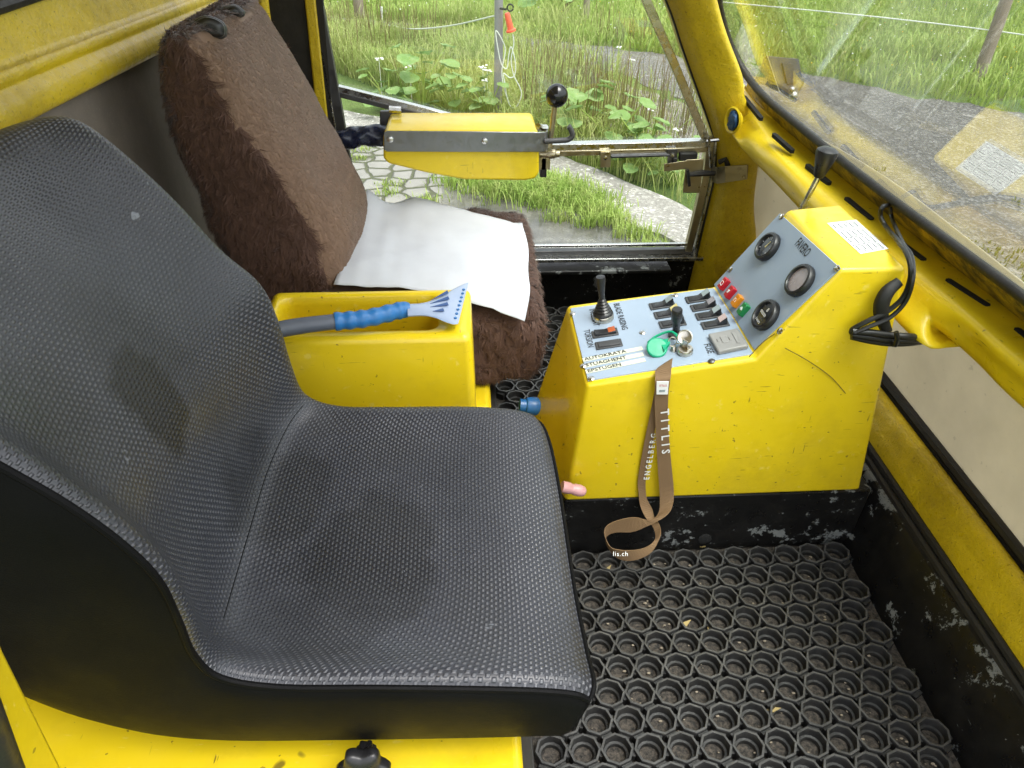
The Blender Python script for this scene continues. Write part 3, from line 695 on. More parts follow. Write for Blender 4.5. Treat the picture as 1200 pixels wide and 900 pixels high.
# ================================================================== rubber ring mats
def ring_mat(x0, x1, y0, y1, name, label, p=.0528, row=.0478, ang=0.0, clip=None):
    m = MB(); r_o = p*.5*1.055; H = .025
    ny = int((y1-y0)/row); 
    for j in range(ny+1):
        y = y1 - row*.5 - j*row
        if y < y0+row*.3: continue
        i = 0; x = x1 - p*.5 - (p*.5 if j % 2 else 0)
        while x > x0+p*.3:
            if clip is None or clip(x, y):
                x_, y_ = x, y; x = x+.0035*math.sin(y*9+x*5)+rng.normal(0, .0006); y = y+.0045*math.sin(x*7+1.3)+rng.normal(0, .0006)
                rot = rng.normal(0, .03); N8 = 16; lo = rng.uniform(-.0010, .0010)
                def ring(r, z, octo):
                    out = []
                    for k in range(N8):
                        q = 2*math.pi*k/N8+math.pi/8+rot
                        rr = r
                        if octo:
                            c = ((q-rot) % (math.pi/4)) - math.pi/8; rr = r*math.cos(math.pi/8)/math.cos(c)
                        out.append(V(x+rr*math.cos(q), y+rr*math.sin(q)*.975, z))
                    return out
                secs = [ring(r_o*.95, .001, 1), ring(r_o*.985, H-.002, 1), ring(r_o*.965, H+lo, 1), ring(r_o*.835, H+lo, 1), ring(r_o*.800, H-.002, 0), ring(r_o*.765, .011, 0), ring(r_o*.745, .0085, 0), ring(r_o*.60, .0080, 0), ring(r_o*.575, .0068, 0), ring(r_o*.56, .0005, 0)]
                m.loft(secs, caps=False)
                # web to the next row and the neighbour
                m.box((x+p*.5, y, H*.36), (p*.10, p*.40, H*.7)); m.box((x-p*.25, y-row*.5, H*.36), (p*.16, p*.36, H*.7), Matrix.Rotation(R(60), 3, 'Z')); m.box((x+p*.25, y-row*.5, H*.36), (p*.16, p*.36, H*.7), Matrix.Rotation(R(-60), 3, 'Z'))
                x, y = x_, y_
            x -= p
    o = m.build(name, 'rub', None, angle=28); o.location.z = .001
    return tag(o, label, 'floor mat')
ring_mat(.10, .776, .20, .975, 'rubber_mat', 'black rubber ring mat on the floor in front of the black driver seat')
ring_mat(.058, .80, 1.30, 1.95, 'rubber_mat', 'black rubber ring mat beyond the console, by the fur covered seat')

# bits of grit lying in the driver's mat
m = MB()
for k in range(520):
    x, y = rng.uniform(.12, .76), rng.uniform(.3, .96); r = rng.uniform(.0008, .0028)
    m.ball((x, y, .003+r*.5), r, (1.6, 1, .5), 6)
gm = plain('grit_crumbs', (.30, .25, .19), .9, var=.6, vscale=200)
tag(m.build('grit', gm), 'pale grit and crumbs scattered in the holes of the front rubber mat', 'grit', kind='stuff')
m = MB()
for (px, py, a, l) in ((803, 732, .6, .016), (825, 640, .2, .010), (712, 668, .9, .014), (905, 832, .1, .016), (830, 735, 1.2, .008)):
    c = P(px, py, z=.012); d = V(math.cos(a), math.sin(a), .1)*l; w = V(-math.sin(a), math.cos(a), .15)*l*.28
    m.hexa([c-d, c-w, c+d, c+w], [c-d+V(0, 0, .001), c-w+V(0, 0, .003), c+d+V(0, 0, .001), c+w+V(0, 0, .002)])
tag(m.build('leaf_litter', plain('dry_straw', (.42, .32, .13), .8)), 'few dry straw coloured leaf scraps on the front rubber mat', 'leaf litter', kind='stuff')

# ================================================================== control console
YF = .985
con = thing('control_console', 'yellow control console with blue grey switch panels, standing on the black plinth', 'control console', (.48, 1.1, .166))
A0 = P(663, 581, y=YF-.002); B0 = P(687, 451, y=YF+.008); C0 = P(886, 421, y=YF+.008); D0 = P(985, 317, y=YF+.008); E0 = P(1065, 309, y=YF+.008); F0 = P(1010, 570, y=YF)
A0.z = F0.z = .167; D0.z = E0.z = .662
dB = P(666, 357, z=B0.z).y - B0.y; dC = P(837, 335, z=C0.z).y - C0.y; dD = P(912, 245, z=D0.z).y - D0.y
def far(p, dy, dx=0): return p + V(dx, dy, 0)
near = [A0, B0, C0, D0, E0, F0]
YB = [.30, dB, dC, dD, dD+.02, .26]
farp = [far(p, d) for p, d in zip(near, YB)]
farp[0] = P(612, 512, z=.167)
bm = bmesh.new()
vn_ = [bm.verts.new(p-parent_loc(con)) for p in near]; vf_ = [bm.verts.new(p-parent_loc(con)) for p in farp]
bm.faces.new(vn_); bm.faces.new(vf_[::-1]); fcs = []
for i in range(6):
    k = (i+1) % 6; fcs.append(bm.faces.new((vn_[i], vf_[i], vf_[k], vn_[k])))
bmesh.ops.recalc_face_normals(bm, faces=bm.faces)
bmesh.ops.bevel(bm, geom=[e for e in bm.edges], offset=.008, segments=4, affect='EDGES', profile=.5)
me = bpy.data.meshes.new('housing'); bm.to_mesh(me); bm.free(); me.materials.append(MT['yel'])
ho = bpy.data.objects.new('housing', me); COL.objects.link(ho); ho.parent = con; me.shade_smooth(); me.set_sharp_from_angle(angle=R(50))
def plane3(a, b, c):
    n = (b-a).cross(c-a).normalized(); n = n if n.z > 0 else -n; return (a, n)
PLn = plane3(near[1], near[2], farp[1]); PUn = plane3(near[2], near[3], farp[2])
PTn = (near[3], V(0, 0, 1))
def L(px, py, off=.0): return on((PLn[0]+PLn[1]*.0025, PLn[1]), px, py, off)
def U(px, py, off=.0): return on((PUn[0]+PUn[1]*.0025, PUn[1]), px, py, off)
def plate(name, corners, pl, th=.0022):
    q = [on(pl, *c) for c in corners]; m = MB(); m.prism([p-pl[1]*.001 for p in q], pl[1]*(th+.001)); return m.build(name, 'panel', con, bevel=.0007)
plate('switch_panel', [(689, 447), (668.5, 362), (836.5, 338.5), (886.5, 415)], PLn)
plate('gauge_panel', [(884.5, 410), (837.5, 334), (914.5, 250.5), (985.5, 314.5)], PUn)
RT = V(0, -1, 0)                                                   # panel lettering reads towards the driver's door
uL = PLn[1].cross(RT).normalized(); uL = uL if uL.x > 0 else -uL
uU = PUn[1].cross(RT).normalized(); uU = uU if uU.x > 0 else -uU
frL = Matrix((RT, uL, RT.cross(uL))).transposed(); frU = Matrix((RT, uU, RT.cross(uU))).transposed()
def screw(p, fr):
    m = MB(); n = fr.col[2]; m.lathe(p, n, [(0, -.001), (.0058, -.001), (.0062, .0006), (.0045, .0022), (0, .0026)], 14)
    m.box(p+n*.0022, (.0075, .0011, .0016), fr@Matrix.Rotation(rng.uniform(0, 3), 3, 'Z')); m.build('screw', 'dksteel' if rng.random() < .3 else 'chrome', con)
for p in ((671, 367.6), (693, 443.6), (791, 346), (834, 423), (753, 390), (683.5, 429)): screw(L(*p), frL)
for p in ((916, 254), (856, 316), (980.5, 314.5), (914, 388)): screw(U(*p), frU)
# rocker switches: bezel (thing part) with its rocker and lens as sub-parts
def rocker(px, py, lens, tilt=1, w=.0235, l=.049, slot=False):
    c = L(px, py); n = frL.col[2]; X, Y = frL.col[0], frL.col[1]     # X towards the driver (width), Y forward (length)
    m = MB(); m.box(c+n*.0012, (w, l, .0032), frL); be = m.build('rocker_switch', 'dkgrey', con, bevel=.0012)
    w2, l2 = w*.70, l*.80
    def pt(x, y, z): return c + X*x*w2/2 + Y*y*l2/2 + n*z
    if slot:
        m = MB(); m.prism([pt(-1, -1, .0028), pt(1, -1, .0028), pt(1, 1, .0028), pt(-1, 1, .0028)], n*.0022); m.build('blanking_plate', 'dkgrey', be, bevel=.0008); return
    zs = [(-1, .0042), (.05, .0048), (1, .0048+.0125)] if tilt > 0 else [(-1, .0048+.0085), (-.02, .0055), (1, .0060)]
    if slot is None: zs = [(-1, .0075), (0, .0055), (1, .0085)]
    m = MB(); secs = [[pt(-1, y, .002), pt(1, y, .002), pt(1, y, z), pt(-1, y, z)] for y, z in zs]; secs.append([pt(-1, 1.06, .002), pt(1, 1.06, .002), pt(1, 1.03, zs[-1][1]-.004), pt(-1, 1.03, zs[-1][1]-.004)])
    m.loft(secs); m.build('rocker', 'blkpl', be, bevel=.0007)
    if lens:
        (ya, za), (yb, zb) = zs[1], zs[2]; lr = .30
        a = (ya+(yb-ya)*lr, za+(zb-za)*lr); b = (ya+(yb-ya)*.97, za+(zb-za)*.97)
        m = MB(); m.prism([pt(-.92, a[0], a[1]+.0002), pt(.92, a[0], a[1]+.0002), pt(.92, b[0], b[1]+.0002), pt(-.92, b[0], b[1]+.0002)], n*.0007); m.build('lens', lens, be, smooth=False)
LN = dict(g=plain('grey_lens', (.30, .36, .37), .25), y=plain('yellow_lens', (.72, .62, .25), .3), p=plain('pale_pink_lens', (.52, .40, .38), .3), v=plain('grey_violet_lens', (.27, .25, .27), .3))
rocker(709, 391, 'orange', slot=None); rocker(713.5, 404, None, slot=True)
rocker(776, 358, LN['g']); rocker(782, 368.5, LN['y']); rocker(788, 379.5, None)
rocker(818.5, 350.5, LN['g']); rocker(825, 360, LN['v']); rocker(831, 370, LN['g']); rocker(838, 380.5, LN['p'])
# joystick
n = frL.col[2]; jb = L(707, 373)
jt = P(704.4, 323, y=jb.y+.004); ja = (jt-jb).normalized()
ja = (n*.6+ja*.4).normalized(); jl = (jt-jb).length
m = MB(); m.lathe(jb, n, [(0, 0), (.0205, 0), (.0205, .009), (.0195, .0105), (0, .0105)], 28); js = m.build('joystick', 'nickel', con)
m = MB(); prof = [(.0195, .0095), (.0195, .013)]
for i in range(6):
    z = .015+i*.0052; r = .0185-.0022*i; prof += [(r, z), (r-.0032, z+.0026)]
prof += [(.0062, .050), (.0058, .052), (0, .052)]
m.lathe(jb, ja, prof, 26); m.build('rubber_boot', 'blkpl', js)
m = MB(); m.lathe(jb, ja, [(.0052, .045), (.0060, .056), (.0068, .062), (.0094, jl*.98-.004), (.0085, jl-.001), (0, jl)], 20); m.build('stick', 'blkpl', js)
# toggle lever
tb = L(792, 393); ta = (P(793.5, 362, y=tb.y-.004)-tb); tl_ = ta.length; ta.normalize()
m = MB(); m.lathe(tb, n, [(0, 0), (.014, 0), (.014, .004), (.009, .008), (0, .008)], 22); tg = m.build('toggle_lever', 'dkgrey', con)
m = MB(); m.lathe(tb, ta, [(.0058, .004), (.0075, tl_*.55), (.0098, tl_*.60), (.0098, tl_*.96), (.0085, tl_), (0, tl_)], 18); m.build('handle', 'blkpl', tg)
# key switch with its flap
kb = L(803, 413)
m = MB(); m.lathe(kb, n, [(0, 0), (.0138, 0), (.0142, .007), (.0128, .0095), (.0085, .0100), (.0085, .0088), (0, .0088)], 28); ks = m.build('key_switch', 'nickel', con)
m = MB(); m.box(kb+n*.0092, (.011, .0022, .0016), frL@Matrix.Rotation(R(40), 3, 'Z')); m.build('keyhole', 'hole', ks)
fd = (P(808, 386, y=kb.y+.012)-kb).normalized(); fc = kb+n*.014+V(.001, .013, .010)
m = MB(); fax = (V(-.35, -.62, .55)).normalized(); m.lathe(fc, fax, [(0, -.0012), (.0128, -.0012), (.0135, .0004), (.0120, .0016), (.0105, .0006), (0, .0004)], 26); m.build('flap', 'nickel', ks)
# fuse box cover
q = [L(*c) for c in ((829.5, 395.5), (864, 388.5), (877, 409), (841.5, 416.5))]
m = MB(); m.prism([p-n*.001 for p in q], n*.010); fb = m.build('fuse_cover', 'fuse', con, bevel=.003, seg=3)
c = sum(q, V(0, 0, 0))/4+n*.0092
m = MB()
for dx, dy, sx, sy in ((0, -.006, .020, .012), (0, .014, .034, .006), (0, -.017, .010, .005), (0, .004, .010, .005)): m.box(c+frL@V(dx, dy, 0), (sx, sy, .0022), frL)
m.build('raised_marks', 'fuse', fb, bevel=.0008)
# panel lettering
text('FUSE', L(824.5, 403.5), RT, uL, .0165, 'ink', con, 'lettering', cx=.85)
text('TORSION', L(684, 387), RT, uL, .0165, 'ink', con, 'lettering', cx=.84)
text('INCLINAT', L(690.5, 362.5), RT, uL, .0165, 'ink', con, 'lettering', cx=.84)
text('BLADE RAISING', L(719, 356), RT, uL, .0165, 'ink', con, 'lettering', cx=.84)
for k, (s, a, b) in enumerate((('AUTOKRATA', (683, 422), (753, 408)), ('STUAGHENT', (684.5, 429), (754, 415)), ('EPSTUGEN', (686.5, 436), (756, 421.5)))):
    pa, pb = L(*a), L(*b); d = (pb-pa).normalized(); w = n.cross(d).normalized(); hh = .0108
    m = MB(); q = [pa-w*hh*.52, pb-w*hh*.52, pb+w*hh*.5, pa+w*hh*.5]
    m.prism(q, n*(.0005+.0001*k)); tp = m.build('label_tape', 'tape', con, smooth=False)
    text(s, pa+d*.003-w*hh*.35+n*.0008, d, w, .0128, 'ink', tp, 'lettering', cx=1.0)
text('FAVERO', U(931, 286.5), RT, uU, .0235, 'ink', con, 'lettering', cx=.58)
# gauges
def gauge(px, py, kind, r=.0272):
    c = U(px, py); n = frU.col[2]; X, Y = frU.col[0], frU.col[1]
    m = MB(); m.lathe(c, n, [(r*.96, -.001), (r, .001), (r, .008), (r*.94, .0112), (r*.80, .0120), (r*.76, .0100), (r*.74, .0060)], 40); g = m.build('gauge', 'blkpl', con)
    m = MB(); m.lathe(c, n, [(0, .0062), (r*.76, .0062), (r*.76, .0072), (0, .0078)], 40); m.build('gauge_glass', 'lensp' if kind == 'fog' else 'lens', g)
    def at(x, y, z=.0082): return c+X*x*r+Y*y*r+n*z
    if kind == 'needle':
        m = MB(); m.loft([[at(-.05, -.1), at(.05, -.1), at(.05, -.1, .0086), at(-.05, -.1, .0086)], [at(.10, .42), at(.13, .42), at(.13, .42, .0086), at(.10, .42, .0086)]]); m.build('needle', LN['y'], g, smooth=False)
        m = MB()
        for k in range(7):
            a = R(215-k*41.6); m.loft([[at(math.cos(a)*.52-.0, math.sin(a)*.52), at(math.cos(a)*.66, math.sin(a)*.66), at(math.cos(a+.05)*.66, math.sin(a+.05)*.66), at(math.cos(a+.05)*.52, math.sin(a+.05)*.52)], [at(math.cos(a)*.52, math.sin(a)*.52, .0084), at(math.cos(a)*.66, math.sin(a)*.66, .0084), at(math.cos(a+.05)*.66, math.sin(a+.05)*.66, .0084), at(math.cos(a+.05)*.52, math.sin(a+.05)*.52, .0084)]])
        m.build('scale_marks', 'white', g, smooth=False)
    if kind == 'hours':
        text('8', at(-.08, .22), X, Y, .0105, 'white', g, 'lettering')
        m = MB(); m.prism([at(-.50, -.12), at(.50, -.12), at(.50, .12), at(-.50, .12)], n*.0003); m.build('counter_window', 'hole', g, smooth=False)
        text('000000', at(-.48, -.10, .0087), X, Y, .0078, 'white', g, 'lettering', cx=.92)
        text('1/10 h', at(-.20, -.36), X, Y, .0050, 'inkg', g, 'lettering'); text('hours', at(-.34, -.60), X, Y, .0075, 'white', g, 'lettering')
gauge(901.5, 290.5, 'needle', .0275); gauge(939.5, 330, 'fog', .0290); gauge(899.5, 370.5, 'hours', .0285)
# indicator lamps
for (px, py), mt, sym in (((850.5, 334), 'red', 0), ((858, 344), 'red', 1), ((866, 354), 'amber', 2), ((873.5, 364), 'green', 3)):
    c = U(px, py); nU = frU.col[2]; X, Y = frU.col[0], frU.col[1]
    m = MB(); m.box(c+nU*.0045, (.0148, .0235, .011), frU); la = m.build('indicator_lamp', mt, con, bevel=.0012)
    m = MB(); t = .0007
    def bar(x0, y0, x1, y1):
        a = c+X*x0+Y*y0; b = c+X*x1+Y*y1; m.tube([a+nU*.0101, b+nU*.0101], t, 5)
    if sym == 0: [bar(*q) for q in ((-.004, -.004, .004, -.004), (.004, -.004, .004, .004), (.004, .004, -.004, .004), (-.004, .004, -.004, -.004))]
    elif sym == 1: [bar(*q) for q in ((-.003, -.004, .003, .004), (-.003, .003, .001, -.003), (0, .004, .003, 0))]
    elif sym == 2: [bar(*q) for q in ((-.003, -.004, -.003, .003), (-.003, .003, .002, .003), (.003, -.003, .003, .001))]
    else: [bar(*q) for q in ((-.004, -.002, -.001, .003), (-.001, .003, -.001, -.003), (.001, -.003, .001, .003), (.001, .003, .004, -.002))]
    m.build('symbol', 'white', la, smooth=False)
# instruction sticker on the top
T = lambda a, b, o=0: on(PTn, a, b, o)
q = [T(*c) for c in ((969, 262), (1003, 258), (1041, 292), (1008, 298))]
m = MB(); m.prism([p+V(0, 0, .0004) for p in q], (0, 0, .0006)); stk = m.build('sticker', 'white', con, smooth=False)
e1, e2 = (q[3]-q[0]), (q[1]-q[0])
m = MB()
def sl(u0, v0, u1, v1, w=.0004):
    a = q[0]+e1*u0+e2*v0+V(0, 0, .0012); b = q[0]+e1*u1+e2*v1+V(0, 0, .0012); m.tube([a, b], w, 4)
for v in (.05, .24, .42, .60, .78, .95): sl(.05, v, .95, v)
for u in (.05, .30, .52, .74, .95): sl(u, .05, u, .78)
for v in (.86, .69, .51, .33, .14):
    for u in (.08, .33, .55, .77):
        k = u
        while k < u+rng.uniform(.10, .19):
            d = rng.uniform(.012, .035); sl(k, v-.03, k+d, v-.03, .0009); k += d+.012
m.build('printed_table', 'inkg', stk, smooth=False)
# long scratch, chip and stains on the flank
def yface(px, py): return P(px, py, y=YF+.0018)
scrm = plain('scratched_brown', (.10, .065, .02), .7)
for pts in (((920, 408), (937, 417), (955, 428), (975, 443), (991, 461)), ((908, 391), (893, 402), (878, 418))):
    m = MB(); m.tube([P(a, b, y=YF+.004) for a, b in pts], .0007, 4, 4); m.build('scratch', scrm, con, smooth=False)
m = MB()
for cx_, cy_ in ((727, 546), (722, 543), (733, 545)):
    m.ball(P(cx_, cy_, y=YF+.002), .004, (1.8, .12, .5), 8)
m.build('paint_chip', scrm, con, smooth=False)
# gear lever behind the console
gb = P(944, 236, y=1.29); g1 = P(960, 205, y=1.29); g2 = P(971, 174, y=1.29)
m = MB(); m.tube([gb+(gb-g1)*1.5, gb, g1], .0055, 12); gl = m.build('gear_lever', 'chrome', con)
d = (g2-g1).normalized()
m = MB(); h = (g2-g1).length+.006; m.lathe(g1-d*.004, d, [(0, 0), (.0085, 0), (.0105, .004), (.0205, h*.80), (.0195, h*.90), (.012, h*.985), (0, h)], 24); m.build('knob', 'blkpl', gl)

# cable bundle at the console corner
def cpt(a, b, y=.975): return P(a, b, y=y)
cb = thing('cable_bundle', 'black taped cables hanging from the windscreen seal round the console corner', 'cables', tuple(cpt(1040, 390)))
m = MB()
m.tube([P(1042, 240, z=.662), P(1034, 243, z=.668), P(1032, 254, z=.650), P(1040, 268, z=.640), P(1052, 282, y=1.06), P(1062, 296, y=1.0), P(1067, 312, y=.972), P(1066, 330, y=.968), P(1057, 350, y=.966), P(1038, 366, y=.966), P(1015, 377, y=.966), P(998, 387, y=.968), P(1002, 394, y=.966)], .0042, 8, 5)
m.tube([P(1043, 243, z=.656), P(1046, 258, z=.642), P(1058, 285, y=1.05), P(1068, 300, y=1.0), P(1070, 325, y=.964), P(1062, 352, y=.960), P(1043, 372, y=.960), P(1018, 383, y=.96), P(1001, 390, y=.962)], .0036, 8, 5)
m.build('thin_cable', 'cable', cb)
m = MB()
for dy, r in ((0, .0062), (5.5, .0060), (10, .0048)):
    m.tube([P(998, 388+dy*.7, y=.966), P(1020, 390+dy, y=.962), P(1045, 393+dy, y=.962), P(1070, 395+dy*.7, y=.962), P(1085, 396+dy*.3, y=1.0), P(1094, 392, y=1.08), P(1098, 375, y=1.2)], r, 10, 4)
m.build('thick_cable', 'cable', cb)
m = MB(); m.tube([P(1054, 330, y=.978), P(1040, 342, y=.972), P(1033, 357, y=.970), P(1033, 372, y=.970), P(1039, 388, y=.968)], [.008, .011, .012, .011, .009], 12, 4, flat=.6); m.build('tape_wrap', 'seal', cb)
for a, b in ((1050, 399),):
    m = MB(); pth = [P(a, b-10, y=.946)+V(0, 0, 0), P(a+2, b-3, y=.944), P(a-1, b+6, y=.948)]; m.tube(pth, .004, 8); m.box(P(a-1, b+4, y=.95), (.010, .006, .008)); m.build('cable_tie', 'cable', cb)
# pink peg at the foot and blue ribbed knob behind the seat
m = MB(); a = P(662, 571, y=.955); b = P(684, 576, y=.955); d = (b-a).normalized(); l = (b-a).length
m.lathe(a-d*.006, d, [(0, 0), (.0108, 0), (.0112, l*.4), (.0098, l*.45), (.0098, l*.6), (.0112, l*.65), (.0112, l*.95), (.0095, l*1.15), (.006, l*1.24), (0, l*1.26)], 18)
tag(m.build('peg', 'pink'), 'pale pink ribbed plastic peg poking out beside the console foot', 'peg')
m = MB(); a = P(609, 475, y=1.19); b = P(636, 477, y=1.19); d = (b-a).normalized(); l = (b-a).length
m.lathe(a, d, [(0, 0), (.014, 0), (.014, l*.25), (.018, l*.3), (.0195, l*.5), (.0195, l*.9), (.017, l), (0, l)], 28)
tag(m.build('knob', 'blue'), 'blue plastic knob peeking out between black seat and yellow console', 'knob')

# ================================================================== key, green fob and lanyard
lan = thing('key_lanyard', 'brown printed lanyard with green key fob hanging from the key switch', 'lanyard', tuple(kb))
fob_c = L(770, 413)+n*.010
m = MB(); fa = (n*.75+V(0, -.62, .1)).normalized()
m.lathe(fob_c, fa, [(0, -.0035), (.0165, -.0035), (.0185, -.0015), (.0185, .002), (.0165, .0038), (0, .0042)], 32); m.build('fob', 'emer', lan)
m = MB()
fb_ = L(784, 408)+n*.011; m.loft([[fob_c+V(.004, .012, .002), fob_c+V(.010, -.012, -.002), fob_c+V(.010, -.012, .004), fob_c+V(.004, .012, .008)], [fb_+V(0, .006, -.001), fb_+V(0, -.006, -.001), fb_+V(0, -.006, .006), fb_+V(0, .006, .006)]])
m.tube([L(760, 407)+n*.011, L(770, 401)+n*.014, L(788, 398.5)+n*.018, kb+n*.013+V(-.002, .006, 0)], .0024, 8, 4, flat=1.6); m.build('fob_loop', 'emer', lan)
m = MB(); m.box(kb+n*.017, (.012, .0024, .018), frL@Matrix.Rotation(R(40), 3, 'Z')); m.build('key', 'nickel', lan, bevel=.0006)
rc = L(788, 408)+n*.014
m = MB(); m.tube([rc+V(math.cos(t)*.0075, math.sin(t)*.003, math.sin(t)*.0075) for t in np.linspace(0, 6.28, 22)], .0010, 6)
m.tube([rc+V(.006, -.002, -.002), kb+n*.016], .0012, 6); m.lathe(rc+V(.002, -.006, -.007), (0, -.5, -1), [(0, 0), (.0045, 0), (.005, .006), (.003, .012), (0, .012)], 12); m.build('key_ring', 'nickel', lan)
stn = [((779, 425), (788, 419.5), 1.005), ((768.6, 433), (787.3, 425), .994), ((768, 441), (786.5, 438), .982), ((767.6, 449), (785.3, 446.5), .974), ((767.2, 470), (783, 468.6), .972), ((768.6, 509), (783.6, 506), .972), ((771, 550), (787, 546.5), .970), ((773, 580), (789.5, 573), .966),
       ((772, 600), (788.5, 590), .955), ((762, 609), (779, 605), .938), ((745, 606.5), (745, 622.5), .926), ((728, 609), (722, 624), .920), ((713, 615), (711, 629), .915), ((708.5, 624), (711, 638), .908), ((715, 640), (720, 651), .893), ((726, 644), (732, 656.5), .886), ((742, 644.5), (748, 655), .886), ((757, 641), (764, 646), .895), ((768, 632), (774, 628), .910), ((766, 619), (773, 615), .935), ((756, 606), (767, 607), .958), ((750, 592), (764, 596), .972), ((748, 575), (757, 580), .978), ((747.5, 562), (757.5, 553), .981), ((752.5, 531), (763.6, 526), .982), ((758, 503), (768, 500), .982), ((763.6, 476), (772, 475), .983), ((769, 450), (778, 447), .985), ((776, 434), (784, 431), .998)]
Aq = cr([P(*a, y=y) for a, b, y in stn], 5); Bq = cr([P(*b, y=y) for a, b, y in stn], 5)
m = MB(); m.ribbon(Aq, Bq, .0011)
cum = 0; uv = []
for i in range(len(Aq)):
    if i: cum += ((Aq[i]+Bq[i])/2-(Aq[i-1]+Bq[i-1])/2).length
    uv += [(cum, 0), (cum, .016), (cum, .016), (cum, 0)]
m.uv = uv; strap = m.build('strap', 'web', lan, smooth=False)
def along(a, b, y): return P(*a, y=y), P(*b, y=y)
pa, pb = along((778, 480), (780, 556), .9665)
text('TITLIS', pa+V(-.0055, 0, 0), pb-pa, V(1, 0, 0), .0205, 'white', strap, 'lettering', cx=1.15, gap=1.75, bold=.02)
pa, pb = along((761, 562), (775.5, 478), .9785)
text('ENGELBERG', pa+V(-.001, 0, 0), pb-pa, V(-1, 0, 0), .0150, 'white', strap, 'lettering', cx=1.0, gap=1.60, bold=.02)
text('lis.ch', P(718, 651.5, y=.876), P(745, 651.5, y=.876)-P(718, 651.5, y=.876), V(0, .6, .8), .0125, 'white', strap, 'lettering', bold=0, gap=1.15)
q = [P(769, 462, y=.9705), P(782.5, 462, y=.9705), P(783.5, 446.5, y=.9715), P(769.3, 446.5, y=.9715)]
m = MB(); m.prism(q, (0, -.0012, 0)); pt_ = m.build('patch', 'white', lan, bevel=.0012)
text('TITLIS', P(782, 450.5, y=.9688), V(-1, 0, 0), V(0, 0, -1), .0056, 'red', pt_, 'lettering', cx=.92)
m = MB(); m.box(P(776, 458, y=.9690), (.010, .0006, .0045)); m.build('printed_peaks', LN['g'], pt_)

# ================================================================== driver seat
seat = thing('driver_seat', 'black woven vinyl driver seat on the near yellow seat box', 'seat', (-.2, .65, .33))
NR = [(-.520, .870), (-.495, .915), (-.448, .930), (-.395, .885), (-.346, .827), (-.312, .784), (-.285, .736), (-.270, .690), (-.268, .632), (-.268, .580), (-.252, .540), (-.197, .518), (-.096, .508), (.034, .493), (.095, .481), (.117, .466)]
FR = [(-.520, .890), (-.500, .930), (-.462, .942), (-.425, .922), (-.364, .845), (-.318, .768), (-.277, .717), (-.263, .660), (-.257, .580), (-.246, .528), (-.205, .506), (-.130, .501), (-.030, .499), (.050, .493), (.098, .482), (.114, .467)]
CT = [(-.540, .895), (-.510, .942), (-.474, .944), (-.440, .895), (-.392, .815), (-.360, .755), (-.334, .700), (-.318, .650), (-.306, .580), (-.288, .507), (-.232, .486), (-.150, .481), (-.050, .481), (.042, .479), (.098, .470), (.120, .455)]
ctrl = []
YS = [(.41, 0, 0), (.425, .12, 0), (.47, .66, 0), (.55, 1, 0), (.645, 1.04, 0), (.74, 1, 0), (.82, .60, 0), (.862, .12, 1), (.882, 0, 1), (.892, -.02, 1), (.893, -.03, 1)]
for i in range(len(NR)):
    tx = V(CT[min(i+1, 15)][0]-CT[max(i-1, 0)][0], 0, CT[min(i+1, 15)][1]-CT[max(i-1, 0)][1]).normalized(); nn = V(-tx.z, 0, tx.x)*1.0
    if nn.x < 0 and i < 9: nn = -nn
    if i < 3: nn = (V(-.7, 0, .7), V(-.1, 0, 1), V(.6, 0, .8))[i]
    row = []
    for k, (y, w, e) in enumerate(YS):
        t = (y-.41)/.483; ex = NR[i][0]*(1-t)+FR[i][0]*t; ez = NR[i][1]*(1-t)+FR[i][1]*t
        cx_, cz_ = CT[i]; p = V(ex+(cx_-ex)*w, y, ez+(cz_-ez)*w)
        if k == 1: p += nn*.009
        if k == 2: p += nn*.005
        if k == 8: p -= nn*.008
        if k == 9: p -= nn*.030
        if k == 10: p -= nn*.075
        taper = .0
        row.append(p)
    ctrl.append(row)
# the top corner of the backrest is rounded off
for i, s in ((0, .022), (1, .012), (2, .004)):
    for k in (6, 7, 8, 9, 10): ctrl[i][k].z -= s*((k-5)/5)**1.3; ctrl[i][k].y -= s*((k-5)/5)
# rounded front far corner
for i, s in ((14, .034), (15, .058), (13, .014), (12, .003)):
    for k in (6, 7, 8, 9, 10): ctrl[i][k].x -= s*((k-5)/5)**2.2
g = patch(ctrl, 7, 6)
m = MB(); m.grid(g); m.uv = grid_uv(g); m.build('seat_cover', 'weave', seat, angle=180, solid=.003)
nearpath = cr([c[0] for c in ctrl], 5); front = g[-1]
m = MB(); m.tube([p+V(0, -.001, 0) for p in nearpath], .0035, 8); m.build('piping', 'skirt', seat)
m = MB(); m.tube([p+V(.001, 0, 0) for p in front], .0035, 8); m.build('piping', 'skirt', seat)
ci = 9*7
m = MB(); m.tube([g[ci+1][j]+V(.0, 0, .0008) for j in range(14, 42)], .0014, 6); m.build('seam', 'skirt', seat)
BT = [(-.545, .86), (-.555, .84), (-.562, .80), (-.575, .77), (-.555, .71), (-.535, .65), (-.51, .59), (-.478, .535), (-.445, .490), (-.41, .455), (-.355, .420), (-.28, .400), (-.15, .388), (-.01, .379), (.065, .376), (.088, .376)]
sk = []
for i, (bx, bz) in enumerate(BT):
    a = ctrl[i][0]; b = V(bx, .423, bz)
    sk.append([a+V(0, .002, -.001), a*.85+b*.15+V(0, -.006, 0), a*.5+b*.5+V(0, -.012, 0), a*.15+b*.85+V(0, -.008, 0), b])
m = MB(); gsk = patch(sk, 5, 4); m.grid(gsk)
fr_ = []
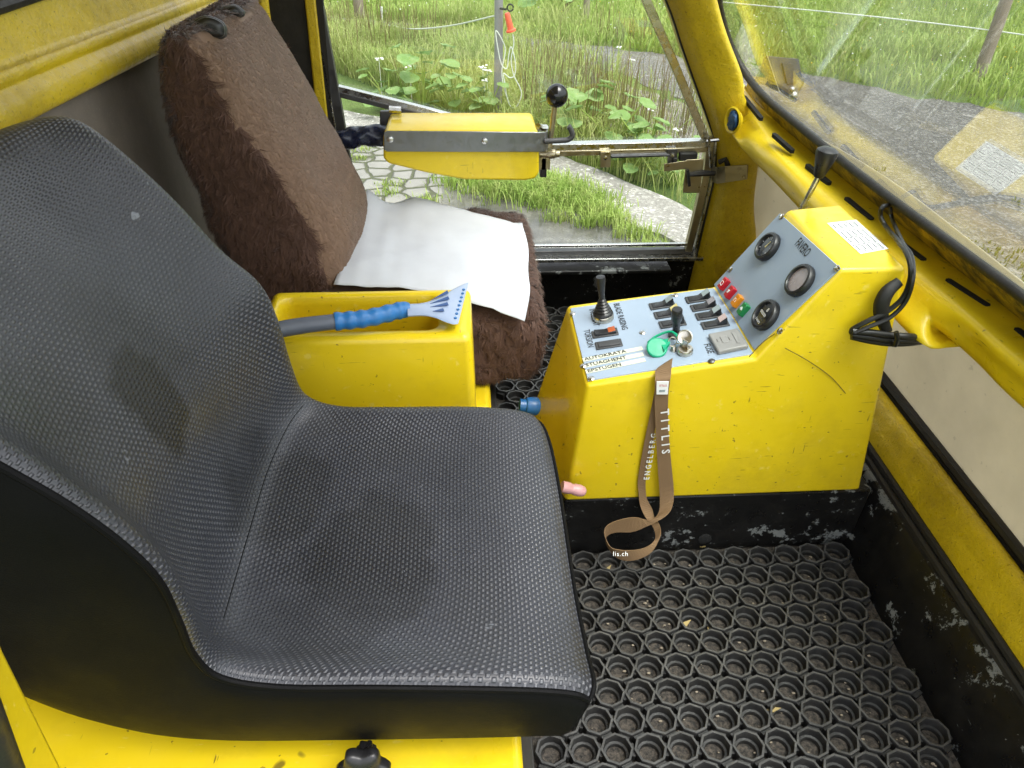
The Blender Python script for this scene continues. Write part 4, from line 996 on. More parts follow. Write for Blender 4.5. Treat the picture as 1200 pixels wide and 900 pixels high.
for k in range(len(YS)):
    a = ctrl[15][k]; b = V(.088-.03*max(0, (k-6)/4)**2, a.y+(.013 if k == 0 else 0), .376)
    fr_.append([a+V(-.001, 0, -.001), a*.85+b*.15+V(.004, 0, 0), a*.5+b*.5+V(.008, 0, 0), a*.15+b*.85+V(.004, 0, 0), b])
m.grid(patch(fr_, 4, 4)); m.build('seat_skirt', 'skirt', seat, solid=.004, angle=180)
m = MB(); m.prism([V(x, .44, z) for x, z in BT[2:]] + [V(.06, .44, .36), (-.45, .44, .36), (-.56, .44, .55), (-.60, .44, .83)][0:0], (0, .44, 0)) if False else m.box((-.16, .66, .362), (.42, .40, .045)); m.build('seat_frame', 'skirt', seat, bevel=.004)
# star knob
kc = P(427, 893, y=.398); ka = V(0, -1, .25).normalized(); a_ = V(1, 0, 0); b_ = ka.cross(a_)
def star(r, h): return [kc+ka*h+(a_*math.cos(t)+b_*math.sin(t))*r*(1+.13*math.cos(6*t)) for t in np.linspace(0, 2*math.pi, 61)[:-1]]
m = MB(); m.loft([star(.010, -.02), star(.012, 0), star(.024, .001), star(.0265, .004), star(.0265, .013), star(.024, .016), star(.010, .0175)]); m.build('star_knob', 'blkpl', seat, angle=60)

# ================================================================== storage box between the seats
box = thing('storage_box', 'yellow storage box with a long open slot, between the two seats', 'storage box', (-.17, 1.1, .2))
def rr(cx_, cy_, hx, hy, r, z, nn=8):
    out = []
    for sx, sy, a0 in ((1, 1, 0), (-1, 1, 90), (-1, -1, 180), (1, -1, 270)):
        for k in range(nn): a = R(a0+90*k/(nn-1)); out.append(V(cx_+sx*(hx-r)+r*math.cos(a), cy_+sy*(hy-r)+r*math.sin(a), z))
    return out
zt = .528; bx1 = P(553, 385, z=zt).x; by0 = P(450, 397, z=zt).y; by1 = P(450, 338, z=zt).y; bx0 = -.36
cx_, hx = (bx0+bx1)/2, (bx1-bx0)/2; cy_, hy = (by0+by1)/2, (by1-by0)/2
sx1 = P(514, 375, z=zt).x; sy0 = P(440, 387, z=zt).y; sy1 = P(440, 346, z=zt).y; sx0 = bx0+.02
sc, shx = (sx0+sx1)/2, (sx1-sx0)/2; scy, shy = (sy0+sy1)/2, (sy1-sy0)/2
m = MB()
m.loft([rr(cx_+.003, cy_, hx+.006, hy+.006, .016, .16), rr(cx_, cy_, hx, hy, .014, zt-.012), rr(cx_, cy_, hx-.003, hy-.003, .013, zt-.004), rr(cx_, cy_, hx-.011, hy-.010, .010, zt), rr(sc, scy, shx+.004, shy+.004, .026, zt), rr(sc, scy, shx, shy, .022, zt-.004), rr(sc, scy, shx-.002, shy-.001, .020, zt-.02), rr(sc, scy, shx-.004, shy-.002, .018, .30)], caps=True)
m.build('body', 'yel', box, angle=50)
m = MB(); m.box((sc+.05, scy-.012, .318), (.20, .04, .03)); tag(m.build('red_strip', plain('dull_red', (.42, .06, .03), .6)), 'dull red card lying at the bottom of the storage slot', 'strip')  # plain red strip where the slot bottom looks reddish

# ice scraper lying across the slot
scp = thing('ice_scraper', 'clear ice scraper with blue ribbed grip lying across the yellow storage box', 'ice scraper', tuple(P(440, 372, z=.55)))
def sp(a, b, z): return P(a, b, z=z)
m = MB(); m.tube([sp(300, 392, .565), sp(345, 383, .562), sp(393, 377, .558)], [.0135, .0135, .0128], 18, 4); m.build('handle', 'scg', scp)
gp = cr([sp(392, 377, .558), sp(430, 373, .555), sp(468, 364, .552), sp(480, 363, .551)], 16); rs = []
for i in range(len(gp)):
    t = i/(len(gp)-1); rs.append(.0150-.0010*t+(.0011*math.sin(t*2*math.pi*8) if t < .7 else 0)-max(0, t-.8)*.010)
m = MB(); m.tube(gp, rs, 18); m.build('grip', 'scb', scp)
up_ = [(478, 357.5), (495, 356), (512, 350), (530, 339.5), (543, 333), (549, 331)]; lo_ = [(478, 370), (495, 369.5), (509, 372), (521, 377), (531, 380), (537, 379.5)]
zz = [.552, .552, .550, .547, .5445, .543]; th_ = [.0075, .0065, .0050, .0036, .0022, .0008]; secs = []
U_ = cr([sp(*p, z) for p, z in zip(up_, zz)], 4); L_ = cr([sp(*p, z) for p, z in zip(lo_, zz)], 4); T_ = np.interp(np.linspace(0, 5, len(U_)), range(6), th_)
for a, b, t in zip(U_, L_, T_): secs.append([a.lerp(b, .5-.5*math.cos(q))+V(0, 0, t*math.sin(q)) for q in np.linspace(0, 2*math.pi, 25)[:-1]])
m = MB(); m.loft(secs); bl = m.build('blade', 'scp', scp, angle=60)
m = MB()
for a, b in (((505, 352), (525, 342)), ((504, 356), (526, 349)), ((504, 360), (525, 356)), ((507, 365), (520, 363))):
    pa, pb = sp(*a, .5565), sp(*b, .5530); w = V(-.25, 1, 0).normalized()*.0052; m.prism([pa, pb-w, pb+w], V(0, 0, .0006))
m.build('printed_trees', 'scprint', bl, smooth=False)
m = MB()
for k in range(8):
    t = (k+.5)/8; c = sp(544, 337, .5470).lerp(sp(533, 375, .5470), t); m.box(c, (.004, .004, .002), Matrix.Rotation(.4, 3, 'Z'))
m.build('ice_teeth', 'scb', bl)

# ================================================================== passenger seat under brown fur
ps = thing('passenger_seat', 'black ribbed passenger seat, its top showing through the brown fur', 'seat', (-.3, 1.5, .26))
m = MB(); secs = []
for fx, fz, bx_, bz in ((-.30, .42, -.48, .36), (-.30, .60, -.50, .62), (-.385, .78, -.50, .80), (-.438, .885, -.492, .885), (-.455, .905, -.485, .905)):
    c = V((fx+bx_)/2, 1.52, (fz+bz)/2); a = V(fx-bx_, 0, fz-bz)/2
    secs.append([c + a*math.copysign(abs(math.cos(t))**.5, math.cos(t)) + V(0, .17*math.copysign(abs(math.sin(t))**.5, math.sin(t)), 0) for t in np.linspace(0, 2*math.pi, 33)[:-1]])
m.loft(secs); bk = m.build('backrest', 'skirt', ps, angle=70)
m = MB(); m.box((-.10, 1.48, .34), (.40, .42, .15)); m.build('cushion', 'skirt', ps, bevel=.02)
m = MB()
hole = [((226, 41), (246, 29), (266, 36), (268, 50), (254, 51)), ((263, 19), (279, 14), (290, 21), (288, 27), (276, 27))]
for hpx in hole:
    q = [P(a, b, y=1.45 if hpx is hole[0] else 1.585) for a, b in hpx]; c = sum(q, V(0, 0, 0))/5+V(-.006, 0, .012)
    q = [p+V(-.006, 0, .012) for p in q]
    qq = cr(q+[q[0]], 4)[:-1]; vd = (CP-c).normalized()
    m = MB(); m.loft([[c+(p-c)*1.0-vd*.03 for p in qq], [c+(p-c)*1.15+vd*.050 for p in qq], [c+(p-c)*.9+vd*.062 for p in qq], [c+(p-c)*.3+vd*.068 for p in qq]]); m.build('headrest_cover', 'ribbed', bk, angle=60)

fur = thing('fur_cover', 'brown fluffy fur cover over the passenger seat beside the white paper', 'seat cover', (-.2, 1.5, .36))
def fur_loop(fx, fz, bx_, bz, s=1.0, nn=56):
    c = V((fx+bx_)/2, 1.522, (fz+bz)/2); a = V(fx-bx_, 0, fz-bz)/2; out = []
    for t in np.linspace(0, 2*math.pi, nn+1)[:-1]:
        ct, st_ = math.cos(t), math.sin(t); e = .36
        p = c + a*math.copysign(abs(ct)**e, ct)*s + V(0, .202*math.copysign(abs(st_)**e, st_)*(s*.15+.85), 0)
        p.x += .022*(p.y-1.32)/.4 + .012*max(0, ct)*(1-((p.y-1.522)/.2)**2)
        out.append(p)
    return out
Fp = [(-.285, .36), (-.268, .44), (-.262, .50), (-.274, .570), (-.322, .680), (-.369, .784), (-.405, .862), (-.424, .898), (-.440, .915)]
Bp = [(-.44, .34), (-.47, .44), (-.495, .53), (-.512, .62), (-.525, .70), (-.530, .79), (-.524, .865), (-.512, .905), (-.500, .920)]
Fs = cr([V(a, 0, b) for a, b in Fp], 5); Bs = cr([V(a, 0, b) for a, b in Bp], 5)
loops = [fur_loop(f.x, f.z, b.x, b.z) for f, b in zip(Fs, Bs)]
tf, tb_ = Fs[-1], Bs[-1]
for s, dz in ((.86, .008), (.6, .013), (.25, .016), (.03, .0165)): loops.append([p*1 + V(0, 0, dz) for p in fur_loop(tf.x, tf.z, tb_.x, tb_.z, s)])
for i, lpp in enumerate(loops):                      # lumpy pelt
    for j, p in enumerate(lpp):
        w = math.sin(p.z*31+p.y*9)*math.sin(p.y*23+p.x*17+1)+.6*math.sin(p.z*57+p.x*40)*math.sin(p.x*61+p.y*33)
        c = sum(lpp, V(0, 0, 0))/len(lpp); dd = (p-c); dd.z = 0; k = .0045 if dd.normalized().x < .8 else .0018
        p += dd.normalized()*w*k
closed = [l+[l[0]] for l in loops]
m = MB(); m.loft(loops)
def is_light(nrm, c): return nrm.x > .42+.05*math.sin(c.z*70)+.07*math.sin(c.z*23+c.y*31)  # forward-facing fur takes the lighter colour: wear plus painted sheen
def hole_at(p):
    q = RM.transposed() @ (p-CP); px, py = 600+F*q.x/-q.z, 450-F*q.y/-q.z
    return ((px-249)/20)**2+((py-40)/9)**2 < 1 or ((px-277)/12)**2+((py-20)/6)**2 < 1
tl, td = [], []
for q in range(len(closed)-1):
    for j in range(len(closed[0])-1):
        a, b, c, d = closed[q][j], closed[q][j+1], closed[q+1][j+1], closed[q+1][j]
        nrm = (b-a).cross(d-a); nrm.normalize(); ce = (a+b+c+d)/4
        hp = hole_at(ce)
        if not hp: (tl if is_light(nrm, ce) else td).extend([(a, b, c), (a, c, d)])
for fi, f in enumerate(m.f):
    if len(f) == 4:
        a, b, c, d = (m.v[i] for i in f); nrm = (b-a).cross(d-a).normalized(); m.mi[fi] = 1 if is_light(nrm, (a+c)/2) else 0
strands(m, td, 62000, .0190, (.25, -.1, -.8), .0009, .35, .55, 0, .016)
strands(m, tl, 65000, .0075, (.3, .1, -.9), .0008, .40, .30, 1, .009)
m.build('backrest_fur', 'fur_d', fur, mats=['fur_l'], angle=180)
def cush_loop(x, s=1.0, nn=52):
    out = []
    for t in np.linspace(0, 2*math.pi, nn+1)[:-1]:
        ct, st_ = math.cos(t), math.sin(t); e = .42
        y = 1.488+.252*math.copysign(abs(ct)**e, ct)*(.85+.15*s); z = .355+.108*math.copysign(abs(st_)**e, st_)*s
        w = math.sin(x*37+y*21)*math.sin(z*33+y*27)+.5*math.sin(x*71+z*55)
        out.append(V(x, y+.004*w, z+.004*w))
    return out
cl = [cush_loop(x, s) for x, s in zip(list(np.linspace(-.30, .09, 18))+[.115, .132, .144, .150], [1]*18+[.97, .88, .7, .4])]
m = MB(); m.loft(cl); cc = [l+[l[0]] for l in cl]
tt = []
for q in range(len(cc)-1):
    for j in range(len(cc[0])-1):
        a, b, c, d = cc[q][j], cc[q][j+1], cc[q+1][j+1], cc[q+1][j]
        if a.x > -.05: tt += [(a, b, c), (a, c, d)]
# strands() needs outward normals: flip if pointing inwards
nrm = (tt[0][1]-tt[0][0]).cross(tt[0][2]-tt[0][0]); ce = sum(tt[0], V(0, 0, 0))/3-V(0, 1.488, .355)
if nrm.dot(V(0, ce.y, ce.z)) < 0: tt = [(a, c, b) for a, b, c in tt]
strands(m, tt, 56000, .0200, (.35, -.1, -.8), .0009, .4, .55, 0, .017)
m.build('cushion_fur', 'fur_d', fur, angle=180)

# sheet of white paper on the cushion
pg = [[((430, 221), .520), ((456, 238), .485), ((487, 232), .487), ((545, 246), .482), ((612, 263), .482)],
      [((422, 245), .490), ((450, 252), .480), ((484, 255), .484), ((546, 268), .480), ((619, 290), .481)],
      [((412, 275), .481), ((445, 280), .481), ((482, 284), .479), ((547, 298), .483), ((619, 318), .481)],
      [((401, 305), .480), ((440, 308), .484), ((482, 311), .480), ((548, 324), .481), ((621, 342), .474)],
      [((391, 334), .478), ((435, 336), .478), ((482, 339), .476), ((549, 354), .468), ((615, 376), .440)]]
g = patch([[P(*c, z=z) for c, z in r] for r in pg], 7, 7)
for r in g:
    for p in r: p.z += .0012*math.sin(p.x*60+p.y*25)*math.sin(p.y*47)+.0007*math.sin(p.x*140+2)
for r in g:
    for p in r: p.z += .004*max(0, 1-abs((p.y-1.45)-.5*(p.x+.1))/.012) + .003*max(0, 1-abs((p.x+.02)+.35*(p.y-1.4))/.010)
for r in g[14:16]:
    for p in r: p.z += .0012
m = MB(); m.grid(g); tag(m.build('paper_sheet', 'tissue', solid=.0006, angle=180), 'sheet of white tissue paper lying on the fur covered passenger seat', 'paper')

# ================================================================== yellow lever pod in front of the far door
pod = thing('lever_pod', 'yellow lever pod with a grey steel strap, in front of the far door window', 'control pod', tuple(P(540, 200, y=1.70)))
YPD = 1.66
pf = [(453, 153), (628, 153), (632, 158), (632, 203), (627, 210), (616, 212), (545, 211), (500, 203), (455, 192), (449, 186), (449, 158)]
zt_ = P(540, 153, y=YPD).z; dep = P(540, 131, z=zt_).y-YPD
fr0 = [P(a, b, y=YPD) for a, b in pf]
m = MB(); m.loft([[p*.985+sum(fr0, V(0, 0, 0))/len(fr0)*.015 + V(0, dep, 0) for p in fr0], fr0])
hsg = m.build('housing', 'yel', pod, bevel=.011, seg=4, angle=60)
m = MB(); q = [P(445, 131, y=YPD+dep*.9), P(470, 130, y=YPD+dep*.9), P(470, 172, y=YPD+dep*.9), P(445, 172, y=YPD+dep*.9)]; m.prism(q, (0, dep*.12, 0)); m.build('end_plate', 'dksteel', pod, bevel=.003)
Y2 = YPD-.004
A_ = [P(450, 155, y=Y2), P(454, 153, y=Y2), P(540, 153.5, y=Y2), P(630, 154.5, y=Y2), P(638, 154.5, y=Y2+.008), P(640, 154, y=Y2+.03), P(640, 150, y=Y2+.09)]
B_ = [P(450, 175, y=Y2), P(454, 177, y=Y2), P(540, 177.5, y=Y2), P(630, 177.5, y=Y2), P(638, 177.5, y=Y2+.008), P(640, 177, y=Y2+.03), P(640, 173, y=Y2+.09)]
m = MB(); m.ribbon(A_, B_, .004); stp = m.build('steel_strap', 'strapsteel', pod, bevel=.0012, angle=35)
for a, b in ((457.5, 163), (568, 165)):
    m = MB(); m.lathe(P(a, b, y=Y2-.004), (0, -1, 0), [(0, .006), (.0055, .006), (.0068, .005), (.0068, 0), (.0105, -.0005), (.0105, -.002)], 6 if False else 16); m.build('bolt', 'chrome', stp)
yl = YPD+.03
b0 = P(644, 172, y=yl); b1 = P(650, 124, y=yl)
m = MB(); m.tube([b0, b1], .0062, 12); lv = m.build('lever', 'zinc', pod)
m = MB(); m.ball(P(652.5, 112, y=yl), .0255, (1, 1, 1.02), 26); m.tube([b1, b1+(b1-b0).normalized()*.008], .009, 12); m.build('ball_knob', 'blkgl', lv)
m = MB(); m.tube([P(638, 165.5, y=yl-.03), P(660, 164.5, y=yl-.03), P(667, 163, y=yl-.03), P(671, 158, y=yl-.03), P(668, 150, y=yl-.03), P(666, 148, y=yl-.03)], .0062, 10, 4); m.build('crank_bar', 'dkgrey', pod)
m = MB(); m.lathe(P(632, 180.5, y=yl), (1, 0, 0), [(0, 0), (.0085, 0), (.0085, .020), (.011, .024), (.011, .036), (.0075, .040), (.0075, .048), (0, .048)], 16); m.box(P(637, 184, y=yl+.01), (.03, .03, .05)); m.lathe(P(643, 172, y=yl), (.1, 0, 1), [(0, 0), (.009, 0), (.008, .012), (0, .014)], 12); m.build('pipe_fitting', 'zinc', pod)
m = MB(); m.box(P(636, 192, y=yl+.02), (.016, .05, .05)); m.build('valve_block', 'blkpl', pod, bevel=.003)
m = MB(); m.tube([P(640, 150, y=yl+.04), P(634, 150, y=yl+.03), P(630, 148, y=yl+.02)], .008, 8); m.tube([P(456, 128, y=YPD+.11), P(470, 129, y=YPD+.11)], .008, 8); m.build('hose_clip', 'chrome', pod)
# cable sleeve from the pod to the seat
m = MB(); pth = cr([P(385, 166, y=1.74), P(405, 163, y=1.74), P(420, 160, y=1.74), P(436, 159, y=1.74), P(456, 158.5, y=1.74)], 8); secs = []
for i, p in enumerate(pth):
    secs.append([p+V(0, math.cos(t), math.sin(t))*(.0235*(1+.09*math.sin(2*t+i*.45)+.05*math.sin(3*t-i*.8)+.03*math.sin(7*t+i*1.3))) for t in np.linspace(0, 2*math.pi, 21)[:-1]])
m.loft(secs); m.build('cable_sleeve', 'bluet', pod, angle=70)

# ================================================================== outside: meadow, path, puddle, track
GZ = -.65
def structure(o, name=None): o['kind'] = 'structure'; return o
m = MB(); m.box((0, 0, GZ-.05), (1600, 1600, .1)); structure(m.build('ground', 'soil', smooth=False))
def ragged(pts, amp, seed, step=.12):
    """outline with an uneven edge"""
    r = np.random.default_rng(seed); out = []; n_ = len(pts)
    for i in range(n_):
        a, b = V(*pts[i], 0), V(*pts[(i+1) % n_], 0); k = max(1, int((b-a).length/step)); nn = V(-(b-a).y, (b-a).x, 0).normalized()
        for j in range(k): out.append(a.lerp(b, j/k)+nn*r.normal(0, amp))
    return out
def sheet(name, pts, z, mat, amp=.03, seed=1, th=.03):
    m = MB(); m.prism([V(p.x, p.y, GZ+z-th) for p in ragged(pts, amp, seed)], (0, 0, th)); return structure(m.build(name, mat, smooth=False))
TR = [(-3.0, 10.9), (-.5, 9.75), (.74, 9.05), (1.5, 8.65), (3.3, 7.6), (4.26, 6.55), (4.8, 6.15), (7.0, 4.7), (12, 2.2), (12, -3), (1.3, -3), (1.4, 2.2), (2.0, 3.6), (2.2, 5.2), (2.0, 6.5), (1.6, 7.4), (.9, 8.1), (-.5, 8.9), (-3, 9.9)]
PATH = [(-3.2, 7.9), (-1.0, 6.25), (.35, 5.42), (.72, 5.12), (1.28, 4.36), (1.62, 3.6), (1.9, 2.3), (1.55, 2.2), (1.18, 3.72), (.96, 4.02), (.55, 4.66), (.2, 4.98), (-1.05, 5.82), (-3.2, 7.3)]
PAV = [(-3.2, 7.25), (-1.05, 5.80), (.1, 5.02), (.0, 4.5), (-.1, 4.1), (-.1, 3.0), (-.1, 2.3), (-3.2, 2.3)]
PUD = [(-.15, 4.62), (.25, 4.45), (.75, 4.12), (1.02, 3.92), (1.16, 3.70), (1.20, 3.2), (1.05, 2.5), (-.05, 2.4), (-.2, 3.6)]
sheet('gravel_track', TR, .006, 'asph', .05, 2)
GP = [(.55, 7.9), (1.1, 7.6), (1.7, 6.9), (2.0, 6.0), (2.2, 4.6), (1.9, 4.3), (1.5, 5.2), (1.0, 6.3), (.6, 7.0)]
sheet('gravel_patch', GP, .004, 'asph2', .06, 6)
sheet('gravel_path', PATH, .022, 'grav', .012, 3)
sheet('paving', PAV, .008, 'pav', .02, 4)
sheet('puddle', PUD, .012, 'water', .03, 5, .02)
def inside(poly, x, y):
    c = np.zeros(len(x), bool); n_ = len(poly)
    for i in range(n_):
        x1, y1 = poly[i]; x2, y2 = poly[(i+1) % n_]
        k = ((y1 > y) != (y2 > y)) & (x < (x2-x1)*(y-y1)/((y2-y1) or 1e-9)+x1); c ^= k
    return c
def vnoise(x, y, s, seed):
    r = np.random.default_rng(seed); g_ = r.random((64, 64)); u, v = x*s, y*s; i, j = np.floor(u).astype(int), np.floor(v).astype(int); fu, fv = u-i, v-j
    fu, fv = fu*fu*(3-2*fu), fv*fv*(3-2*fv); q = lambda a, b: g_[a % 64, b % 64]
    return (q(i, j)*(1-fu)+q(i+1, j)*fu)*(1-fv)+(q(i, j+1)*(1-fu)+q(i+1, j+1)*fu)*fv
def grass(name, label, xy, hmin, hmax, w, mat, bend=.5, z=GZ, seed=1):
    r = np.random.default_rng(seed); x, y = xy; n_ = len(x)
    h = r.uniform(hmin, hmax, n_)*(.55+.9*vnoise(x, y, 1.6, seed+9)); a = r.uniform(0, 2*np.pi, n_); b = r.uniform(.1, 1, n_)*bend; ww = w*r.uniform(.6, 1.3, n_)
    base = np.stack([x, y, np.full(n_, z)], 1); sd_ = np.stack([np.cos(a), np.sin(a), 0*a], 1)*ww[:, None]; a2 = a+np.pi/2+r.normal(0, .4, n_)
    ld = np.stack([np.cos(a2), np.sin(a2), 0*a], 1); up = np.array([0, 0, 1.])
    p1 = base+up*(h*.45)[:, None]+ld*(h*b*.16)[:, None]; p2 = base+up*(h*.80)[:, None]+ld*(h*b*.48)[:, None]; p3 = base+up*(h*(1-.25*b))[:, None]+ld*(h*b*.95)[:, None]
    vs = np.stack([base-sd_, base+sd_, p1+sd_*.85, p1-sd_*.85, p2+sd_*.55, p2-sd_*.55, p3], 1).reshape(-1, 3)
    k = np.arange(n_)*7
    lp = np.stack([k, k+1, k+2, k+3, k+3, k+2, k+4, k+5, k+5, k+4, k+6], 1).ravel()
    ls = np.stack([np.arange(n_)*11, np.arange(n_)*11+4, np.arange(n_)*11+8], 1).ravel()
    me = bpy.data.meshes.new(name); me.vertices.add(len(vs)); me.vertices.foreach_set('co', vs.astype(np.float32).ravel())
    me.loops.add(len(lp)); me.loops.foreach_set('vertex_index', lp.astype(np.int32)); me.polygons.add(len(ls)); me.polygons.foreach_set('loop_start', ls.astype(np.int32))
    me.update(calc_edges=True); me.validate(); me.materials.append(MT[mat]); me.shade_smooth()
    o = bpy.data.objects.new(name, me); COL.objects.link(o); return tag(o, label, 'grass', kind='stuff')
def scatter(n_, x0, x1, y0, y1, keep, seed):
    r = np.random.default_rng(seed); x, y = r.uniform(x0, x1, n_), r.uniform(y0, y1, n_); k = keep(x, y, r); return x[k], y[k]
no = lambda x, y: ~(inside(TR, x, y) | inside(PATH, x, y) | inside(PAV, x, y) | inside(PUD, x, y))
beyond = lambda x, y: y > 5.1-1.25*(x-.7)                                     # beyond the pale path, seen through the door
xy = scatter(190000, -5.2, 2.6, 3.4, 9.8, lambda x, y, r: no(x, y) & beyond(x, y) & (r.random(len(x)) < (.25+.9*vnoise(x, y, 1.3, 3))*np.clip(1.15-.80*np.clip(x-.2, 0, 9), .05, 1)), 11)
grass('tall_grass', 'tall unmown grass growing between the pale path and the gravel track', xy, .10, .36, .0040, 'g1', 1.05, seed=21)
xy = scatter(5000, -3.4, 2.6, 5.2, 9.0, lambda x, y, r: no(x, y) & beyond(x, y) & (vnoise(x, y, 1.1, 8) > .5), 12)
grass('seeding_grass', 'reddish seeding grass stems standing among the tall grass', xy, .40, .72, .0034, 'seed' if 'seed' in MT else 'g1', .35, seed=22)
xy = scatter(130000, -6, 6, 8.0, 16, lambda x, y, r: no(x, y) & (y > 8.9-.55*(x-.7)) & (r.random(len(x)) < 1.25-.05*y), 13)
grass('meadow_grass', 'short green meadow grass beyond the gravel track', xy, .06, .20, .0075, 'g2', .9, seed=23)
xy = scatter(120000, 2.6, 13, 3.2, 16, lambda x, y, r: no(x, y) & (x > 2.8) & (y > 9.55-x*.75) & (r.random(len(x)) < 1.15-.055*np.hypot(x, y)), 14)
grass('pasture_grass', 'bright green pasture grass beyond the track, seen through the windscreen', xy, .05, .19, .0070, 'g2', .9, seed=24)
# tufts at the puddle edge and in the joints of the paving
cs = [(.30, 4.52, .16, 900), (.46, 4.46, .15, 1000), (.60, 4.40, .13, 800), (.72, 4.28, .13, 700), (.80, 4.12, .06, 260), (.90, 3.98, .05, 160), (1.02, 3.78, .04, 90), (.72, 3.98, .05, 130), (.56, 4.05, .05, 90), (.93, 3.82, .05, 100), (.16, 4.62, .13, 500), (.02, 4.72, .10, 200), (.40, 4.72, .12, 500), (.55, 4.60, .11, 500), (.45, 4.25, .06, 120), (1.0, 3.62, .05, 80)]
r_ = np.random.default_rng(5)
tx = np.concatenate([r_.normal(a, s_, k) for a, b, s_, k in cs]); ty = np.concatenate([r_.normal(b, s_*.55, k) for a, b, s_, k in cs])
grass('grass_tufts', 'fresh green grass tufts along the edge of the muddy puddle', (tx, ty), .04, .10, .0036, 'g2', .95, z=GZ+.005, seed=25)
cs = [(r_.uniform(-1.5, .0), r_.uniform(4.0, 5.7), .05, 60) for k in range(34)]
tx = np.concatenate([r_.normal(a, s_, k) for a, b, s_, k in cs]); ty = np.concatenate([r_.normal(b, s_*.6, k) for a, b, s_, k in cs])
grass('paving_weeds', 'small grass weeds in the joints of the mossy paving', (tx, ty), .02, .07, .004, 'g2', .9, seed=26)
xy = scatter(26000, 1.5, 7, .6, 5.6, lambda x, y, r: inside(TR, x, y) & (vnoise(x, y, 1.4, 31)*.6+vnoise(x, y, 4.5, 32)*.4 > .68-.10*(np.abs(y+.5*x-4.6) < .6)) & (y < 6.2-x*.45) & (r.random(len(x)) < .75), 15)
grass('mossy_weeds', 'low mossy weeds on the gravel just ahead of the windscreen', xy, .012, .045, .006, 'moss' if 'moss' in MT else 'g1', 1.0, z=GZ+.006, seed=27)

# big leaved plants in a row behind the pale path
def leafy(x, y, s, label, group):
    t = thing('leafy_plant', label, 'plant', (x, y, GZ), group)
    m = MB(); st_ = MB()
    for k in range(random.randint(12, 17)):
        a = random.uniform(0, 6.28); rad = random.uniform(.04, .24)*s; hh = random.uniform(.10, .34)*s; sz = random.uniform(.030, .060)*s
        c = V(x+math.cos(a)*rad, y+math.sin(a)*rad, GZ+hh); out = V(math.cos(a), math.sin(a), -.25).normalized(); tilt = V(-math.sin(a), math.cos(a), random.uniform(-.3, .3)).normalized(); up = out.cross(tilt)
        rows_ = []
        for q in range(7):
            u = -1+2*q/6; wd = math.sqrt(max(0, 1-u*u))*(1.0-.18*u)+.04
            rows_.append([c+out*sz*u+tilt*sz*wd*v+up*sz*(.22*abs(v)-.12*u*u+.05*math.sin(q*2.2+v*5)) for v in (-1, -.5, 0, .5, 1)])
        m.grid(rows_); st_.tube([V(x, y, GZ), V(x+math.cos(a)*rad*.4, y+math.sin(a)*rad*.4, GZ+hh*.7), c-out*sz*.6], .004*s, 5)
    m.build('leaves', 'leaf', t, angle=180); st_.build('stems', 'g2', t)
for x, y, s in ((-.62, 6.15, 1.25), (-.34, 6.05, 1.5), (-.08, 5.92, 1.2), (.18, 5.80, 1.1), (.84, 5.38, 1.35), (1.04, 5.10, 1.3), (1.22, 4.84, 1.1), (1.14, 4.72, .9), (1.36, 4.60, .9), (.66, 5.5, .9)):
    leafy(x, y, s, 'broad leaved green plant in the row between the pale path and the tall grass', 'broad leaved plants beside the path')
m = MB()
for (px, py, z) in ((480, 77, -.32), (571, 83, -.25), (566, 78, -.28), (568, 94, -.3), (444, 69, -.3), (763, 128, -.45), (793, 151, -.5), (725, 55, -.6), (740, 70, -.6)):
    c = P(px, py, z=z)
    for k in range(7): m.ball(c+V(random.uniform(-.03, .03), random.uniform(-.03, .03), random.uniform(-.006, .006)), .012, (1, 1, .4), 6)
    m.tube([V(c.x, c.y, GZ), c], .002, 4)
for k in range(420):
    x, y = rng.uniform(2.5, 10), rng.uniform(5, 13)
    if inside(TR, np.array([x]), np.array([y]))[0] or y < 10.2-x*.75: continue
    m.ball((x, y, GZ+rng.uniform(.08, .16)), rng.uniform(.006, .011), (1, 1, .6), 6)
for k in range(160):
    x, y = rng.uniform(-2, 4), rng.uniform(8.5, 12.5)
    if inside(TR, np.array([x]), np.array([y]))[0]: continue
    m.ball((x, y, GZ+rng.uniform(.10, .18)), rng.uniform(.007, .012), (1, 1, .6), 6)
tag(m.build('wild_flowers', 'petal'), 'small white wild flowers scattered through the meadow grass', 'wild flowers', kind='stuff')
m = MB()
for k in range(300):
    x, y = rng.uniform(1, 9), rng.uniform(5, 13)
    if inside(TR, np.array([x]), np.array([y]))[0] or y < 9.8-x*.75: continue
    m.ball((x, y, GZ+rng.uniform(.08, .15)), rng.uniform(.006, .010), (1, 1, .6), 6)
tag(m.build('buttercups', 'ypetal'), 'tiny yellow flowers dotted through the pasture grass', 'wild flowers', kind='stuff')

# fence posts, gate handle, wires
def post(name, label, base, top, w, mat, group='fence posts in the meadow', n_=10):
    m = MB(); b, t = Vector(base), Vector(top); m.tube([b-(t-b)*.1, b, b.lerp(t, .5)+V(.004, 0, 0), t], [w*.52, w*.52, w*.5, w*.47], n_); return tag(m.build(name, mat, angle=50), label, 'fence post', group)
y0 = 5.83
post('fence_post', 'thin grey metal fence post with the red gate handle', (P(583, 150, y=y0).x, y0, GZ), P(584.5, -40, y=y0), .066, 'metal_post', n_=12)
post('fence_post', 'weathered wooden fence post far behind the rear door edge', P(424, 36, z=GZ), P(415, -30, y=P(424, 36, z=GZ).y), .12, 'wood')
post('fence_post', 'slim pale wooden fence post beside the dark rusty bar', P(686, 27, z=GZ), P(689, -40, y=P(686, 27, z=GZ).y), .085, 'wood')
post('fence_post', 'leaning wooden fence post seen through the windscreen', P(1144, 96, z=GZ), P(1192, -35, y=P(1144, 96, z=GZ).y+.1), .115, 'wood')
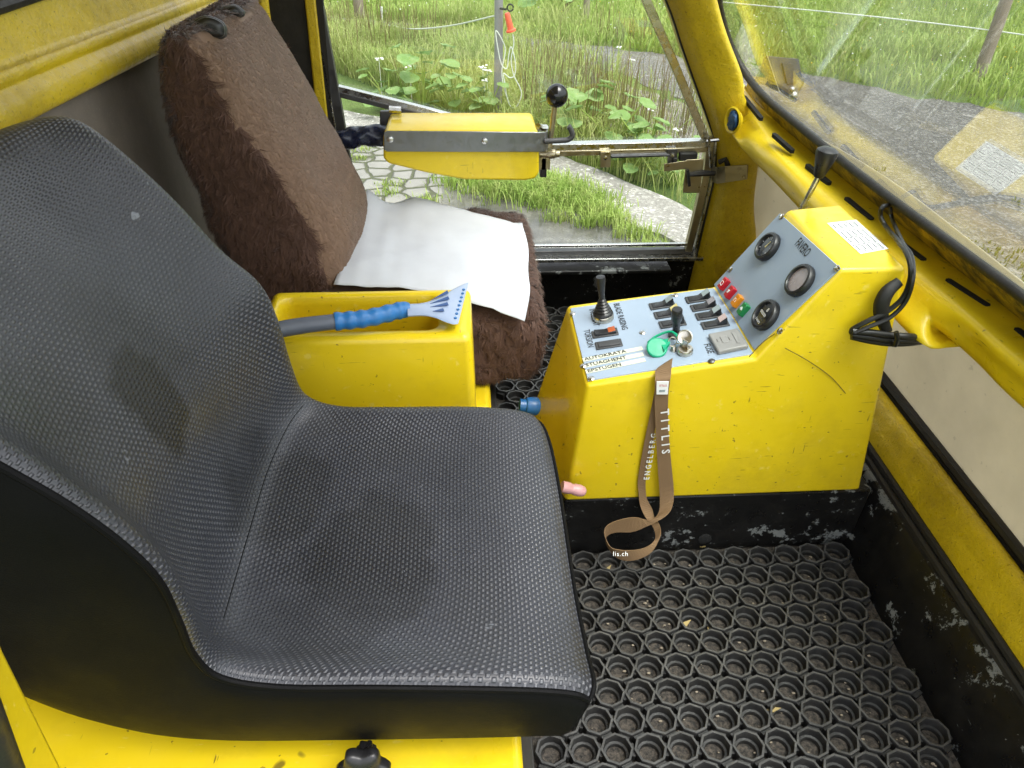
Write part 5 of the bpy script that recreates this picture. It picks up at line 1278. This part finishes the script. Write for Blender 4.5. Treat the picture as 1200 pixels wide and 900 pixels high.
post('fence_stake', 'short white plastic stake in the tall grass', P(447, 44, z=GZ), P(447, 8, y=P(447, 44, z=GZ).y), .028, 'pl_white', None)
post('rusty_bar', 'dark rusty bar leaning out of a leafy clump in the meadow', P(656, 22, z=GZ), P(676, -12, y=P(656, 22, z=GZ).y), .075, 'rust', None)
c = P(652, 27, z=GZ); leafy(c.x, c.y, 2.2, 'dark leafy clump at the foot of the rusty bar', None)
gh = thing('gate_handle', 'red plastic electric gate handle hanging from the grey metal post', 'gate handle', tuple(P(596, 25, y=y0-.06)))
yh = y0-.07; m = MB(); a, b = P(594, 15, y=yh), P(599, 37, y=yh); d = (b-a).normalized(); l = (b-a).length
m.lathe(a, d, [(0, 0), (.016, 0), (.020, .012), (.022, l*.5), (.024, l*.85), (.036, l*.9), (.036, l), (0, l)], 16); m.build('grip', 'handle', gh)
m = MB(); m.tube([P(598, 9, y=yh)+V(math.cos(t)*.022, 0, math.sin(t)*.022) for t in np.linspace(0, 6, 14)], .006, 6); m.tube([P(586, 10, y=yh+.03), P(593, 11, y=yh)], .008, 6); m.build('hook', 'seal', gh)
m = MB()
m.tube([P(*q, y=yh) for q in ((601, 40), (602, 52), (599, 70), (602, 88), (609, 102), (611, 112), (606, 124), (600, 126), (595, 118), (592, 100), (590, 86), (597, 91), (603, 88), (604, 74), (599, 55), (596, 66), (594, 80), (588, 76), (584, 60), (581, 36), (590, 50), (592, 62), (588, 84), (591, 104), (597, 122))], .0042, 6, 6)
tag(m.build('twisted_cord', 'wire'), 'pale twisted fence cord looped below the red gate handle', 'cord')
m = MB(); a = P(448, 29, y=9.0); b = P(582, 18, y=y0); m.tube([P(380, 24, y=10.4), a, a.lerp(b, .35)+V(0, 0, -.06), a.lerp(b, .7)+V(0, 0, -.05), b], .006, 5, 6)
tag(m.build('fence_wire', 'wire'), 'slack pale fence wire running to the grey metal post', 'wire')
m = MB(); m.tube([P(800, -2, y=8.6), P(840, 2, y=8.2), P(1010, 18, y=7.6), P(1172, 37, y=7.2), P(1300, 57, y=6.6)], .006, 5, 4)
tag(m.build('fence_wire', 'wire'), 'straight pale fence wire across the pasture behind the windscreen', 'wire')
